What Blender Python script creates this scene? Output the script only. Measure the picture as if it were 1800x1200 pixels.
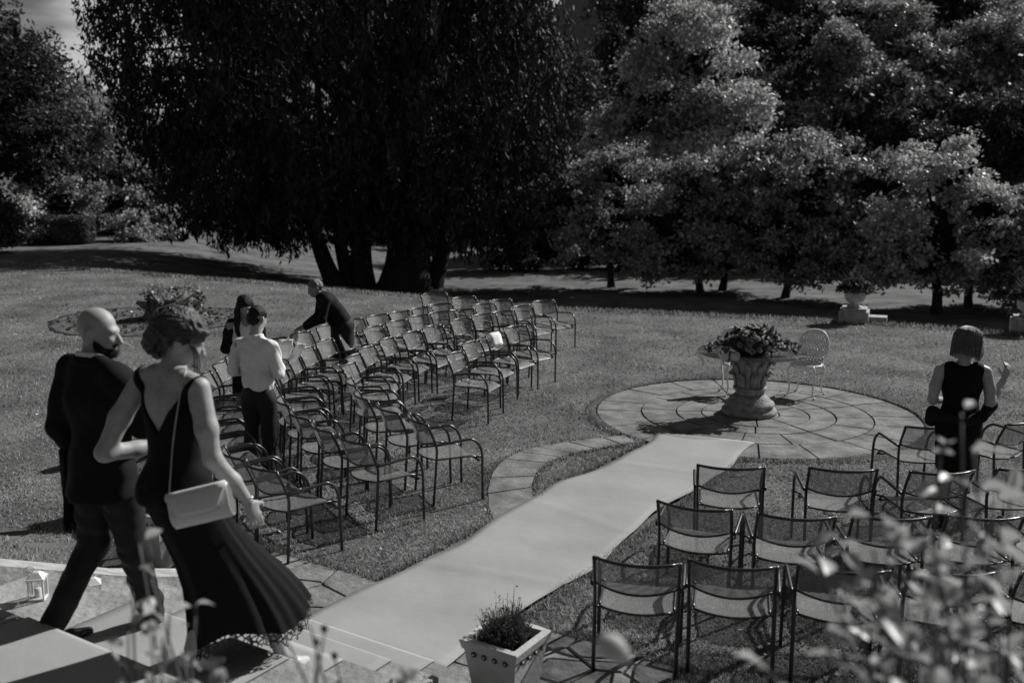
import bpy, bmesh, math, random
import numpy as np
from mathutils import Vector, Matrix

for o in list(bpy.data.objects):
    bpy.data.objects.remove(o, do_unlink=True)
scene = bpy.context.scene
COL = scene.collection
R = math.radians
PI = math.pi

# ------------------------------------------------------------------ camera, sky, sun, exposure
PITCH = R(10.04)
cam = bpy.data.cameras.new('camera')
cam.sensor_width = 36.0
cam.lens = 35.0
cam.clip_start = 0.05
cam.clip_end = 2000
cam.dof.use_dof = True
cam.dof.focus_distance = 9.0
cam.dof.aperture_fstop = 1.9
camo = bpy.data.objects.new('camera', cam)
COL.objects.link(camo)
camo.location = (0, 0, 3.1)
camo.rotation_euler = (PI / 2 - PITCH, 0, 0)
scene.camera = camo

SUN_EL = R(36)
SUN_AZ = math.atan2(0.782, 0.623)          # from +Y towards +X
world = bpy.data.worlds.new('World')
scene.world = world
world.use_nodes = True
wn = world.node_tree.nodes
wl = world.node_tree.links
wn.clear()
w_out = wn.new('ShaderNodeOutputWorld')
w_bg = wn.new('ShaderNodeBackground')
w_bg.inputs['Strength'].default_value = 0.05
w_sky = wn.new('ShaderNodeTexSky')
w_sky.sky_type = 'NISHITA'
w_sky.sun_disc = False
w_sky.sun_elevation = SUN_EL
w_sky.sun_rotation = SUN_AZ
w_sky.air_density = 0.4
w_sky.dust_density = 0.3
w_bw = wn.new('ShaderNodeRGBToBW')
w_tc = wn.new('ShaderNodeTexCoord')
w_sep = wn.new('ShaderNodeSeparateXYZ')
wl.new(w_tc.outputs['Generated'], w_sep.inputs['Vector'])
w_zo = wn.new('ShaderNodeMath')
w_zo.operation = 'ADD'
w_zo.inputs[1].default_value = 0.22
wl.new(w_sep.outputs['Z'], w_zo.inputs[0])
w_cmb = wn.new('ShaderNodeCombineXYZ')
for ax in ('X', 'Y'):
    w_dv = wn.new('ShaderNodeMath')
    w_dv.operation = 'DIVIDE'
    wl.new(w_sep.outputs[ax], w_dv.inputs[0])
    wl.new(w_zo.outputs[0], w_dv.inputs[1])
    wl.new(w_dv.outputs[0], w_cmb.inputs[ax])
w_no = wn.new('ShaderNodeTexNoise')
w_no.noise_dimensions = '4D'
w_no.inputs['W'].default_value = 11.85
w_no.inputs['Scale'].default_value = 0.9
w_no.inputs['Detail'].default_value = 6
w_no.inputs['Roughness'].default_value = 0.5
wl.new(w_cmb.outputs[0], w_no.inputs['Vector'])
w_cr = wn.new('ShaderNodeMapRange')
w_cr.interpolation_type = 'SMOOTHSTEP'
w_cr.inputs['From Min'].default_value = 0.52
w_cr.inputs['From Max'].default_value = 0.62
w_cr.inputs['To Min'].default_value = 0.0
w_cr.inputs['To Max'].default_value = 0.9
wl.new(w_no.outputs['Fac'], w_cr.inputs['Value'])
w_mix = wn.new('ShaderNodeMix')
w_mix.data_type = 'FLOAT'
wl.new(w_sky.outputs['Color'], w_bw.inputs['Color'])
wl.new(w_cr.outputs['Result'], w_mix.inputs[0])
wl.new(w_bw.outputs['Val'], w_mix.inputs[2])
w_mix.inputs[3].default_value = 10.5
wl.new(w_mix.outputs[0], w_bg.inputs['Color'])
wl.new(w_bg.outputs['Background'], w_out.inputs['Surface'])

sun = bpy.data.lights.new('sun', 'SUN')
sun.energy = 5.0
sun.angle = R(0.5)
sun.color = (1.0, 0.995, 0.985)
suno = bpy.data.objects.new('sun', sun)
COL.objects.link(suno)
SD = Vector((math.sin(SUN_AZ) * math.cos(SUN_EL), math.cos(SUN_AZ) * math.cos(SUN_EL), math.sin(SUN_EL)))
suno.rotation_euler = SD.to_track_quat('Z', 'Y').to_euler()
suno.location = SD * 60

scene.render.engine = 'CYCLES'
vs = scene.view_settings
vs.view_transform = 'Standard'
vs.look = 'None'
vs.gamma = 1.0
vs.use_curve_mapping = False
vs.exposure = 0.1
scene.cycles.max_bounces = 6
scene.cycles.diffuse_bounces = 1
scene.cycles.transparent_max_bounces = 16

# ------------------------------------------------------------------ materials (all neutral: the photograph is black and white)
MATS = {}


def mat(name, base, rough=0.7, var=0.0, vscale=8.0, detail=4.0, bump=0.0, bscale=40.0, spec=0.3, island=0.0,
        trans=0.0, metal=0.0, coat=0.0, tmul=1.0):
    m = bpy.data.materials.new(name)
    m.use_nodes = True
    nt = m.node_tree
    b = nt.nodes['Principled BSDF']
    out = nt.nodes['Material Output']
    b.inputs['Roughness'].default_value = rough
    b.inputs['Specular IOR Level'].default_value = spec
    b.inputs['Metallic'].default_value = metal
    b.inputs['Coat Weight'].default_value = coat
    b.inputs['Base Color'].default_value = (base, base, base, 1)
    src = None
    tc = nt.nodes.new('ShaderNodeTexCoord')
    if var > 0:
        no = nt.nodes.new('ShaderNodeTexNoise')
        no.inputs['Scale'].default_value = vscale
        no.inputs['Detail'].default_value = detail
        nt.links.new(tc.outputs['Object'], no.inputs['Vector'])
        mr = nt.nodes.new('ShaderNodeMapRange')
        mr.inputs['From Min'].default_value = 0.28
        mr.inputs['From Max'].default_value = 0.72
        mr.inputs['To Min'].default_value = base * (1 - var)
        mr.inputs['To Max'].default_value = base * (1 + var)
        nt.links.new(no.outputs['Fac'], mr.inputs['Value'])
        src = mr.outputs['Result']
    if island > 0:
        ge = nt.nodes.new('ShaderNodeNewGeometry')
        mr2 = nt.nodes.new('ShaderNodeMapRange')
        mr2.inputs['To Min'].default_value = 1 - island
        mr2.inputs['To Max'].default_value = 1 + island
        nt.links.new(ge.outputs['Random Per Island'], mr2.inputs['Value'])
        mu = nt.nodes.new('ShaderNodeMath')
        mu.operation = 'MULTIPLY'
        nt.links.new(mr2.outputs['Result'], mu.inputs[0])
        if src is not None:
            nt.links.new(src, mu.inputs[1])
        else:
            mu.inputs[1].default_value = base
        src = mu.outputs['Value']
    if src is not None:
        nt.links.new(src, b.inputs['Base Color'])
    if bump > 0:
        nb = nt.nodes.new('ShaderNodeTexNoise')
        nb.inputs['Scale'].default_value = bscale
        nb.inputs['Detail'].default_value = 5
        nt.links.new(tc.outputs['Object'], nb.inputs['Vector'])
        bp = nt.nodes.new('ShaderNodeBump')
        bp.inputs['Strength'].default_value = bump
        bp.inputs['Distance'].default_value = 0.02
        nt.links.new(nb.outputs['Fac'], bp.inputs['Height'])
        nt.links.new(bp.outputs['Normal'], b.inputs['Normal'])
    if trans > 0:
        tr = nt.nodes.new('ShaderNodeBsdfTranslucent')
        if src is not None:
            tm = nt.nodes.new('ShaderNodeMath')
            tm.operation = 'MULTIPLY'
            tm.inputs[1].default_value = tmul
            nt.links.new(src, tm.inputs[0])
            nt.links.new(tm.outputs[0], tr.inputs['Color'])
        else:
            tr.inputs['Color'].default_value = (base * tmul, base * tmul, base * tmul, 1)
        mx = nt.nodes.new('ShaderNodeMixShader')
        mx.inputs['Fac'].default_value = trans
        nt.links.new(b.outputs['BSDF'], mx.inputs[1])
        nt.links.new(tr.outputs['BSDF'], mx.inputs[2])
        nt.links.new(mx.outputs['Shader'], out.inputs['Surface'])
    MATS[name] = m
    return m


mat('lawn', 0.14, 0.95, 0.4, 0.9, 9, 0.6, 60, 0.05)
mat('grass', 0.29, 0.6, 0.5, 0.45, 9, 0, 1, 0.25, 0.6, 0.3)
mat('bed_soil', 0.075, 0.95, 0.5, 6, 6, 0.8, 30, 0.1)
mat('soil', 0.02, 0.95, 0.5, 25, 6, 0.8, 60, 0.1)
mat('joint', 0.035, 0.95, 0.5, 14, 6, 0.5, 60, 0.1)
mat('slab', 0.175, 0.88, 0.5, 4.0, 12, 0.6, 26, 0.2, 0.25)
mat('flag', 0.19, 0.88, 0.5, 5.0, 12, 0.7, 24, 0.2, 0.25)
mat('step_stone', 0.3, 0.88, 0.42, 2.6, 12, 0.7, 22, 0.2)
mat('coping', 0.36, 0.88, 0.3, 7.0, 9, 0.5, 24, 0.2)
mat('carpet', 0.33, 0.92, 0.1, 1.6, 9, 0.25, 7, 0.1)
mat('metal_dark', 0.022, 0.32, 0, spec=0.55)
mat('white_metal', 0.82, 0.45, 0.1, 30, 4, 0.1, 90, 0.4)
mat('urn_stone', 0.5, 0.8, 0.3, 9, 8, 0.35, 40, 0.2)
mat('ped_stone', 0.42, 0.85, 0.3, 9, 8, 0.35, 40, 0.2)
mat('table_stone', 0.27, 0.85, 0.4, 14, 8, 0.5, 45, 0.25)
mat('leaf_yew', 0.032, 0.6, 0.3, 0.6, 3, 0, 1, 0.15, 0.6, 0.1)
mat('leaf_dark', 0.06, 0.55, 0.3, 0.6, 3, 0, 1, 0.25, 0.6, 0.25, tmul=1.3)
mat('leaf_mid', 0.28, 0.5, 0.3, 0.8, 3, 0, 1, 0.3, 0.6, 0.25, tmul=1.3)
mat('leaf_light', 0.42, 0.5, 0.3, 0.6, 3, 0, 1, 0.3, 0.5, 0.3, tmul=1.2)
mat('leaf_hedge', 0.09, 0.6, 0.3, 2, 3, 0, 1, 0.3, 0.5, 0.2)
mat('crown_block_dark', 0.02, 0.9, 0.4, 0.3, 6, 0, 1, 0.1)  # near-black for the light-blocking cards inside tree crowns
mat('bark', 0.03, 0.95, 0.4, 10, 8, 0.8, 14, 0.1)
mat('bark_grey', 0.07, 0.95, 0.4, 10, 8, 0.8, 14, 0.1)
mat('stump_wood', 0.16, 0.95, 0.5, 9, 8, 0.9, 18, 0.1)
mat('ivy', 0.1, 0.45, 0.3, 5, 3, 0, 1, 0.5, 0.5, 0.2)
mat('planter', 0.47, 0.7, 0.14, 9, 8, 0.15, 50, 0.3)
mat('planter_mark', 0.05, 0.8)
mat('stud', 0.7, 0.6)
mat('lavender', 0.09, 0.7, 0.3, 9, 3, 0, 1, 0.2, 0.5, 0.2)
mat('flower_white', 0.55, 0.7, 0.2, 20, 3, 0, 1, 0.2, 0.25, 0.3)
mat('flower_grey', 0.24, 0.7, 0.2, 20, 3, 0, 1, 0.2, 0.4, 0.2)
mat('flower_dark', 0.05, 0.6, 0.2, 20, 3, 0, 1, 0.3, 0.5, 0.2)
mat('rose_leaf', 0.4, 0.4, 0.25, 9, 3, 0, 1, 0.5, 0.35, 0.35)
mat('rose_stem', 0.12, 0.6, 0.2, 20, 3)
mat('rose_petal', 0.55, 0.6, 0.12, 14, 3, 0, 1, 0.3, 0.1, 0.35)
mat('rose_hip', 0.03, 0.3, 0.1, 20, 3, 0, 1, 0.5)
mat('skin', 0.35, 0.5, 0.14, 26, 8, 0.12, 220, 0.35)
mat('skin_dark', 0.26, 0.55, 0.1, 18, 4, 0.05, 160, 0.35)
mat('suit', 0.012, 0.85, 0.2, 60, 4, 0.15, 240, 0.15)
mat('trouser', 0.016, 0.7, 0.2, 40, 4, 0.15, 200, 0.25)
mat('dress', 0.006, 0.8, 0.1, 60, 4, 0.1, 200, 0.15)
mat('shirt', 0.72, 0.85, 0.05, 20, 4, 0.08, 160, 0.15)
mat('hair_brown', 0.06, 0.42, 0.5, 60, 4, 0.6, 150, 0.5)
mat('hair_black', 0.010, 0.6, 0.4, 60, 4, 0.5, 150, 0.25)
mat('hair_blonde', 0.28, 0.45, 0.4, 70, 4, 0.6, 150, 0.45)
mat('hair_grey', 0.13, 0.45, 0.4, 70, 4, 0.6, 150, 0.45)
mat('beard', 0.022, 0.9, 0.4, 90, 4, 0.5, 220, 0.1)
mat('shoe_black', 0.015, 0.25, spec=0.6)
mat('shoe_light', 0.5, 0.4, 0.05, 20, 3, spec=0.4)
mat('bag', 0.64, 0.4, 0.04, 20, 3, 0.04, 300, 0.4)
mat('bag_inner', 0.13, 0.6)
mat('chain', 0.5, 0.3, metal=1.0)
mat('paper', 0.72, 0.8)
mat('terrace', 0.14, 0.95, 0.3, 6, 8, 0.5, 40, 0.1)
mat('bed_turf', 0.105, 0.95, 0.5, 3, 8, 0.8, 40, 0.05)
mat('added_house_wall', 0.035, 0.9, 0.4, 3, 8, 0.5, 12, 0.1)  # kept very dark so the added house bounces little light
mat('added_house_roof', 0.05, 0.9, 0.3, 5, 6)
mat('added_house_trim', 0.2, 0.7)
mat('added_house_dark', 0.02, 0.1, spec=0.5)
mat('lantern_white', 0.68, 0.5, 0.1, 30, 4)
mat('candle', 0.7, 0.6)
mat('litter', 0.4, 0.8, 0.3, 30, 3, 0, 1, 0.2, 0.5)


def special_mats():
    # woven seat fabric: a fine open mesh
    m = bpy.data.materials.new('chair_mesh')
    m.use_nodes = True
    nt = m.node_tree
    N, L = nt.nodes, nt.links
    b = N['Principled BSDF']
    out = N['Material Output']
    b.inputs['Base Color'].default_value = (0.23, 0.23, 0.23, 1)
    b.inputs['Roughness'].default_value = 0.36
    b.inputs['Specular IOR Level'].default_value = 0.7
    tc = N.new('ShaderNodeTexCoord')
    sx = N.new('ShaderNodeSeparateXYZ')
    L.new(tc.outputs['UV'], sx.inputs['Vector'])
    facs = []
    for ax in ('X', 'Y'):
        fr = N.new('ShaderNodeMath')
        fr.operation = 'FRACT'
        mu = N.new('ShaderNodeMath')
        mu.operation = 'MULTIPLY'
        mu.inputs[1].default_value = 1 / 0.0065
        L.new(sx.outputs[ax], mu.inputs[0])
        L.new(mu.outputs[0], fr.inputs[0])
        gt = N.new('ShaderNodeMath')
        gt.operation = 'GREATER_THAN'
        gt.inputs[1].default_value = 0.34
        L.new(fr.outputs[0], gt.inputs[0])
        facs.append(gt)
    an = N.new('ShaderNodeMath')
    an.operation = 'MULTIPLY'
    L.new(facs[0].outputs[0], an.inputs[0])
    L.new(facs[1].outputs[0], an.inputs[1])
    tr = N.new('ShaderNodeBsdfTransparent')
    mx = N.new('ShaderNodeMixShader')
    L.new(an.outputs[0], mx.inputs['Fac'])
    L.new(b.outputs['BSDF'], mx.inputs[1])
    L.new(tr.outputs['BSDF'], mx.inputs[2])
    L.new(mx.outputs['Shader'], out.inputs['Surface'])
    MATS['chair_mesh'] = m
    # plate glass
    m = bpy.data.materials.new('glass')
    m.use_nodes = True
    nt = m.node_tree
    N, L = nt.nodes, nt.links
    gl = N.new('ShaderNodeBsdfGlossy')
    gl.inputs['Roughness'].default_value = 0.03
    tr = N.new('ShaderNodeBsdfTransparent')
    tr.inputs['Color'].default_value = (0.96, 0.96, 0.96, 1)
    lw = N.new('ShaderNodeLayerWeight')
    lw.inputs['Blend'].default_value = 0.5
    pw = N.new('ShaderNodeMath')
    pw.operation = 'POWER'
    pw.inputs[1].default_value = 4.0
    L.new(lw.outputs['Facing'], pw.inputs[0])
    fr = N.new('ShaderNodeMath')
    fr.operation = 'MULTIPLY_ADD'
    fr.inputs[1].default_value = 0.9
    fr.inputs[2].default_value = 0.04
    L.new(pw.outputs[0], fr.inputs[0])
    mx = N.new('ShaderNodeMixShader')
    L.new(fr.outputs[0], mx.inputs['Fac'])
    L.new(tr.outputs['BSDF'], mx.inputs[1])
    L.new(gl.outputs['BSDF'], mx.inputs[2])
    L.new(mx.outputs['Shader'], N['Material Output'].inputs['Surface'])
    MATS['glass'] = m
    # lace: black threads with open ground
    m = bpy.data.materials.new('lace')
    m.use_nodes = True
    nt = m.node_tree
    N, L = nt.nodes, nt.links
    b = N['Principled BSDF']
    out = N['Material Output']
    b.inputs['Base Color'].default_value = (0.01, 0.01, 0.01, 1)
    b.inputs['Roughness'].default_value = 0.7
    tc = N.new('ShaderNodeTexCoord')
    vo = N.new('ShaderNodeTexVoronoi')
    vo.feature = 'DISTANCE_TO_EDGE'
    vo.inputs['Scale'].default_value = 42
    L.new(tc.outputs['Object'], vo.inputs['Vector'])
    gt = N.new('ShaderNodeMath')
    gt.operation = 'GREATER_THAN'
    gt.inputs[1].default_value = 0.13
    L.new(vo.outputs['Distance'], gt.inputs[0])
    tr = N.new('ShaderNodeBsdfTransparent')
    mx = N.new('ShaderNodeMixShader')
    L.new(gt.outputs[0], mx.inputs['Fac'])
    L.new(b.outputs['BSDF'], mx.inputs[1])
    L.new(tr.outputs['BSDF'], mx.inputs[2])
    L.new(mx.outputs['Shader'], out.inputs['Surface'])
    MATS['lace'] = m


special_mats()

# ------------------------------------------------------------------ mesh helpers


def link(o, parent=None):
    COL.objects.link(o)
    if parent is not None:
        o.parent = parent
    return o


def tag(o, label=None, cat=None, group=None, kind=None):
    if label:
        o['label'] = label
    if cat:
        o['category'] = cat
    if group:
        o['group'] = group
    if kind:
        o['kind'] = kind
    return o


def empty(name, loc=(0, 0, 0), rz=0.0, label=None, cat=None, group=None):
    o = bpy.data.objects.new(name, None)
    o.empty_display_size = 0.1
    o.location = loc
    o.rotation_euler = (0, 0, rz)
    COL.objects.link(o)
    return tag(o, label, cat, group)


def np_mesh(name, V, n, smooth=False):
    """mesh of loose n-gons: V has shape (count*n, 3)"""
    V = np.asarray(V, dtype=np.float32).reshape(-1, 3)
    c = len(V) // n
    me = bpy.data.meshes.new(name)
    me.vertices.add(len(V))
    me.vertices.foreach_set('co', V.ravel())
    me.loops.add(len(V))
    me.loops.foreach_set('vertex_index', np.arange(len(V), dtype=np.int32))
    me.polygons.add(c)
    me.polygons.foreach_set('loop_start', np.arange(0, len(V), n, dtype=np.int32))
    me.update(calc_edges=True)
    return me


def np_mesh_idx(name, V, Q, smooth=True):
    V = np.asarray(V, dtype=np.float32)
    Q = np.asarray(Q, dtype=np.int32)
    me = bpy.data.meshes.new(name)
    me.vertices.add(len(V))
    me.vertices.foreach_set('co', V.ravel())
    me.loops.add(Q.size)
    me.loops.foreach_set('vertex_index', Q.ravel())
    me.polygons.add(len(Q))
    me.polygons.foreach_set('loop_start', np.arange(0, Q.size, Q.shape[1], dtype=np.int32))
    me.polygons.foreach_set('use_smooth', np.full(len(Q), smooth, dtype=bool))
    me.update(calc_edges=True)
    me.validate()
    return me


def obj(name, me, m, parent=None):
    o = bpy.data.objects.new(name, me)
    if m is not None and len(me.materials) == 0:
        me.materials.append(MATS[m])
    return link(o, parent)


def frame_of(t):
    t = t.normalized()
    a = Vector((0, 0, 1)) if abs(t.z) < 0.9 else Vector((1, 0, 0))
    u = t.cross(a).normalized()
    v = t.cross(u).normalized()
    return u, v


class MB:
    def __init__(s):
        s.v = []
        s.f = []
        s.sm = []
        s.uv = {}

    def add(s, vs_, fs, smooth=False):
        b = len(s.v)
        s.v += [tuple(p) for p in vs_]
        for f in fs:
            s.f.append(tuple(i + b for i in f))
            s.sm.append(smooth)

    def box(s, x0, x1, y0, y1, z0, z1, M=None, taper=0.0):
        P = [Vector((x, y, z)) for z in (z0, z1) for y in (y0, y1) for x in (x0, x1)]
        if taper:
            cx, cy = (x0 + x1) / 2, (y0 + y1) / 2
            for p in P[:4]:
                p.x = cx + (p.x - cx) * (1 - taper)
                p.y = cy + (p.y - cy) * (1 - taper)
        if M is not None:
            P = [M @ p for p in P]
        s.add(P, [(0, 2, 3, 1), (4, 5, 7, 6), (0, 1, 5, 4), (2, 6, 7, 3), (0, 4, 6, 2), (1, 3, 7, 5)])

    def prism(s, pts, z0, z1, inset=0.0):
        n = len(pts)
        c = Vector((sum(p[0] for p in pts) / n, sum(p[1] for p in pts) / n, 0))
        lo = [Vector((p[0], p[1], z0)) for p in pts]
        mid = [Vector((p[0], p[1], z1 - inset)) for p in pts]
        top = []
        for p in pts:
            q = Vector((p[0], p[1], 0))
            dv = (c - q)
            q = q + dv.normalized() * inset
            top.append(Vector((q.x, q.y, z1)))
        V = lo + mid + top
        F = [tuple(range(2 * n, 3 * n))]
        for i in range(n):
            j = (i + 1) % n
            F.append((i, j, n + j, n + i))
            F.append((n + i, n + j, 2 * n + j, 2 * n + i))
        s.add(V, F)

    def tube(s, pts, r, seg=8, caps=True, flat=1.0):
        pts = [Vector(p) for p in pts]
        n = len(pts)
        rs = r if isinstance(r, (list, tuple)) else [r] * n
        V = []
        u = None
        for i, p in enumerate(pts):
            t = (pts[min(i + 1, n - 1)] - pts[max(i - 1, 0)])
            if t.length < 1e-9:
                t = Vector((0, 0, 1))
            t.normalize()
            if u is None:
                u, v = frame_of(t)
            else:
                u = (u - t * u.dot(t))
                if u.length < 1e-6:
                    u, v = frame_of(t)
                u.normalize()
                v = t.cross(u)
            for k in range(seg):
                a = 2 * PI * k / seg
                V.append(p + u * (rs[i] * math.cos(a)) + v * (rs[i] * flat * math.sin(a)))
        F = []
        for i in range(n - 1):
            for k in range(seg):
                k2 = (k + 1) % seg
                F.append((i * seg + k, i * seg + k2, (i + 1) * seg + k2, (i + 1) * seg + k))
        if caps:
            F.append(tuple(range(seg - 1, -1, -1)))
            F.append(tuple((n - 1) * seg + k for k in range(seg)))
        s.add(V, F, True)

    def lathe(s, prof, seg=24, cx=0, cy=0, cap=True):
        V = []
        n = len(prof)
        for r, z in prof:
            for k in range(seg):
                a = 2 * PI * k / seg
                V.append((cx + r * math.cos(a), cy + r * math.sin(a), z))
        F = []
        for i in range(n - 1):
            for k in range(seg):
                k2 = (k + 1) % seg
                F.append((i * seg + k, i * seg + k2, (i + 1) * seg + k2, (i + 1) * seg + k))
        if cap:
            F.append(tuple(range(seg - 1, -1, -1)))
            F.append(tuple((n - 1) * seg + k for k in range(seg)))
        s.add(V, F, True)

    def rings(s, rings_, caps=True, closed=True):
        n = len(rings_)
        m_ = len(rings_[0])
        V = [p for r_ in rings_ for p in r_]
        F = []
        for i in range(n - 1):
            for k in range(m_ if closed else m_ - 1):
                k2 = (k + 1) % m_
                F.append((i * m_ + k, i * m_ + k2, (i + 1) * m_ + k2, (i + 1) * m_ + k))
        if caps:
            F.append(tuple(range(m_ - 1, -1, -1)))
            F.append(tuple((n - 1) * m_ + k for k in range(m_)))
        s.add(V, F, True)

    def ball(s, c, r, seg=10, ring=7):
        rx, ry, rz = r if isinstance(r, (list, tuple)) else (r, r, r)
        V = []
        for i in range(1, ring):
            th = PI * i / ring
            for k in range(seg):
                a = 2 * PI * k / seg
                V.append((c[0] + rx * math.sin(th) * math.cos(a), c[1] + ry * math.sin(th) * math.sin(a), c[2] + rz * math.cos(th)))
        F = []
        for i in range(ring - 2):
            for k in range(seg):
                k2 = (k + 1) % seg
                F.append((i * seg + k, (i + 1) * seg + k, (i + 1) * seg + k2, i * seg + k2))
        V.append((c[0], c[1], c[2] + rz))
        V.append((c[0], c[1], c[2] - rz))
        T = len(V) - 2
        for k in range(seg):
            k2 = (k + 1) % seg
            F.append((T, k, k2))
            F.append((T + 1, (ring - 2) * seg + k2, (ring - 2) * seg + k))
        s.add(V, F, True)

    def mesh(s, name):
        me = bpy.data.meshes.new(name)
        me.from_pydata(s.v, [], s.f)
        me.polygons.foreach_set('use_smooth', s.sm)
        me.update()
        return me

    def build(s, name, m, parent=None):
        return obj(name, s.mesh(name), m, parent)


def smooth_path(pts, sub=4):
    pts = [Vector(p) for p in pts]
    out = []
    for i in range(len(pts) - 1):
        p0 = pts[max(i - 1, 0)]
        p1, p2 = pts[i], pts[i + 1]
        p3 = pts[min(i + 2, len(pts) - 1)]
        for k in range(sub):
            t = k / sub
            out.append(0.5 * ((2 * p1) + (p2 - p0) * t + (2 * p0 - 5 * p1 + 4 * p2 - p3) * t * t + (3 * p1 - p0 - 3 * p2 + p3) * t ** 3))
    out.append(pts[-1])
    return out


def copy_tree(o, parent=None):
    c = o.copy()
    COL.objects.link(c)
    if parent is not None:
        c.parent = parent
    for ch in list(o.children):
        copy_tree(ch, c)
    return c


# ------------------------------------------------------------------ lie of the land
SDIR = (0.54, 0.842)          # the way the steps and the carpet run
NDIR = (0.842, -0.54)
O0 = (-0.484, 5.60)


def stw(s, t):
    return (O0[0] - s * SDIR[0] + t * NDIR[0], O0[1] - s * SDIR[1] + t * NDIR[1])


def to_st(x, y):
    ax, ay = x - O0[0], y - O0[1]
    return -(ax * SDIR[0] + ay * SDIR[1]), ax * NDIR[0] + ay * NDIR[1]


TREADS = [(0.0, 0.13), (0.39, 0.31), (0.78, 0.49), (1.17, 0.67), (1.80, 0.82), (2.40, 0.97), (3.0, 1.12)]
ST_L, ST_R = -2.08, 0.33


def step_z(s):
    z = 0.0
    for a, b in TREADS:
        if s >= a:
            z = b
    return z


EX = np.array([-90, -40, -16.5, -9.7, -2.44, 1.24, 6.6, 9.45, 20, 60, 120])
EY = np.array([72, 45, 32.0, 28.2, 23.6, 21.5, 19.75, 18.2, 12.5, -9, -41])
LOW = -2.2


def sstep(v):
    v = np.clip(v, 0, 1)
    return v * v * (3 - 2 * v)


def ground_z(x, y):
    x = np.asarray(x, float)
    y = np.asarray(y, float)
    e = (y - np.interp(x, EX, EY)) * 0.88
    z = np.interp(x, [-17, -6], [-0.5, LOW]) * sstep((e - 0.05) / 3.2)
    z = z + 0.02 * np.sin(x * 0.9 + 1.3) * np.cos(y * 0.7) * sstep((y - 13) / 4)
    z = z + 0.06 * np.sin(x * 0.21) * sstep(e / 8)
    # wooded hill at the back, higher on the right
    k = 0.09 + 0.36 * sstep((x + 12) / 40)
    z = z + k * np.clip(y - 72, 0, 130) * sstep((y - 70) / 12)
    # bank up to the terrace on the camera side
    s = -((x - O0[0]) * SDIR[0] + (y - O0[1]) * SDIR[1])
    t = (x - O0[0]) * NDIR[0] + (y - O0[1]) * NDIR[1]
    bank = np.clip((s - 0.35) * 0.44, 0, 1.09)
    left = np.clip((s - 0.02) * 0.44, 0, 1.09)
    bank = np.where(t < ST_L - 0.1, left, bank)
    bank = np.where((t > ST_L - 0.1) & (t < ST_R + 0.02) & (s < 3.0), -0.06 * (s > -0.02), bank)
    return z + bank


def build_lawn():
    xs = np.unique(np.concatenate([-np.geomspace(20, 400, 34), np.arange(-20, 20.01, 0.34), np.geomspace(20, 400, 34)]))
    ys = np.unique(np.concatenate([np.linspace(-60, -8, 14), np.arange(-8, 46, 0.3), np.geomspace(46, 600, 50)]))
    X, Y = np.meshgrid(xs, ys)
    Z = ground_z(X, Y)
    V = np.stack([X.ravel(), Y.ravel(), Z.ravel()], 1)
    nx, ny = len(xs), len(ys)
    i, j = np.meshgrid(np.arange(nx - 1), np.arange(ny - 1))
    a = (j * nx + i).ravel()
    Q = np.stack([a, a + 1, a + nx + 1, a + nx], 1)
    o = obj('lawn', np_mesh_idx('lawn', V, Q), 'lawn')
    tag(o, 'mown lawn with a lower level beyond the terrace edge', None, None, 'structure')
    return o


build_lawn()

# ------------------------------------------------------------------ steps, cheek wall, carpet


def build_steps():
    root = empty('steps', (0, 0, 0))
    tag(root, 'pale stone steps leading down to the lawn', None, None, 'structure')
    for i, (s0, z) in enumerate(TREADS):
        s1 = TREADS[i + 1][0] + 0.02 if i + 1 < len(TREADS) else 7.5
        zlo = TREADS[i - 1][1] - 0.1 if i else -0.05
        tl, tr = (ST_L, ST_R) if i + 1 < len(TREADS) else (-3.0, 2.2)
        nsl = 3 if i + 1 < len(TREADS) else 6
        w = (tr - tl) / nsl
        for k in range(nsl):
            off = (0.35 if i % 2 else 0.0) * w
            ta = tl + k * w + (off if k > 0 else 0) + 0.002
            tb = tl + (k + 1) * w + (off if k < nsl - 1 else 0) - 0.002
            m = MB()
            P = [stw(s0 - 0.02, ta), stw(s0 - 0.02, tb), stw(s1, tb), stw(s1, ta)]
            m.prism(P, zlo, z, 0.008)
            m.build('step_slab', 'step_stone' if i + 1 < len(TREADS) else 'terrace', root)
    return root


build_steps()


def build_cheek():
    root = empty('stair_side_wall', (*stw(0.2, ST_L - 0.16), 0), 0,
                 'low sloping stone edging wall along the left of the steps', 'wall')
    for k in range(5):
        a, b = -0.12 + k * 0.66, -0.12 + (k + 1) * 0.66 - 0.006
        m = MB()
        tl, tr = ST_L - 0.27, ST_L - 0.004
        za, zb = 0.16 + 0.44 * max(a, 0), 0.16 + 0.44 * max(b, 0)
        P = []
        for z_off in (-0.6, 0):
            for (s, t, z) in ((a, tl, za), (b, tl, zb), (b, tr, zb), (a, tr, za)):
                x, y = stw(s, t)
                P.append(Vector((x, y, max(z + z_off, -0.1) if z_off else z)))
        m.add(P, [(0, 1, 2, 3), (4, 7, 6, 5), (0, 4, 5, 1), (1, 5, 6, 2), (2, 6, 7, 3), (3, 7, 4, 0)])
        o = m.build('coping_stone', 'coping', root)
        o.matrix_parent_inverse = root.matrix_basis.inverted()
    return root


build_cheek()


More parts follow.
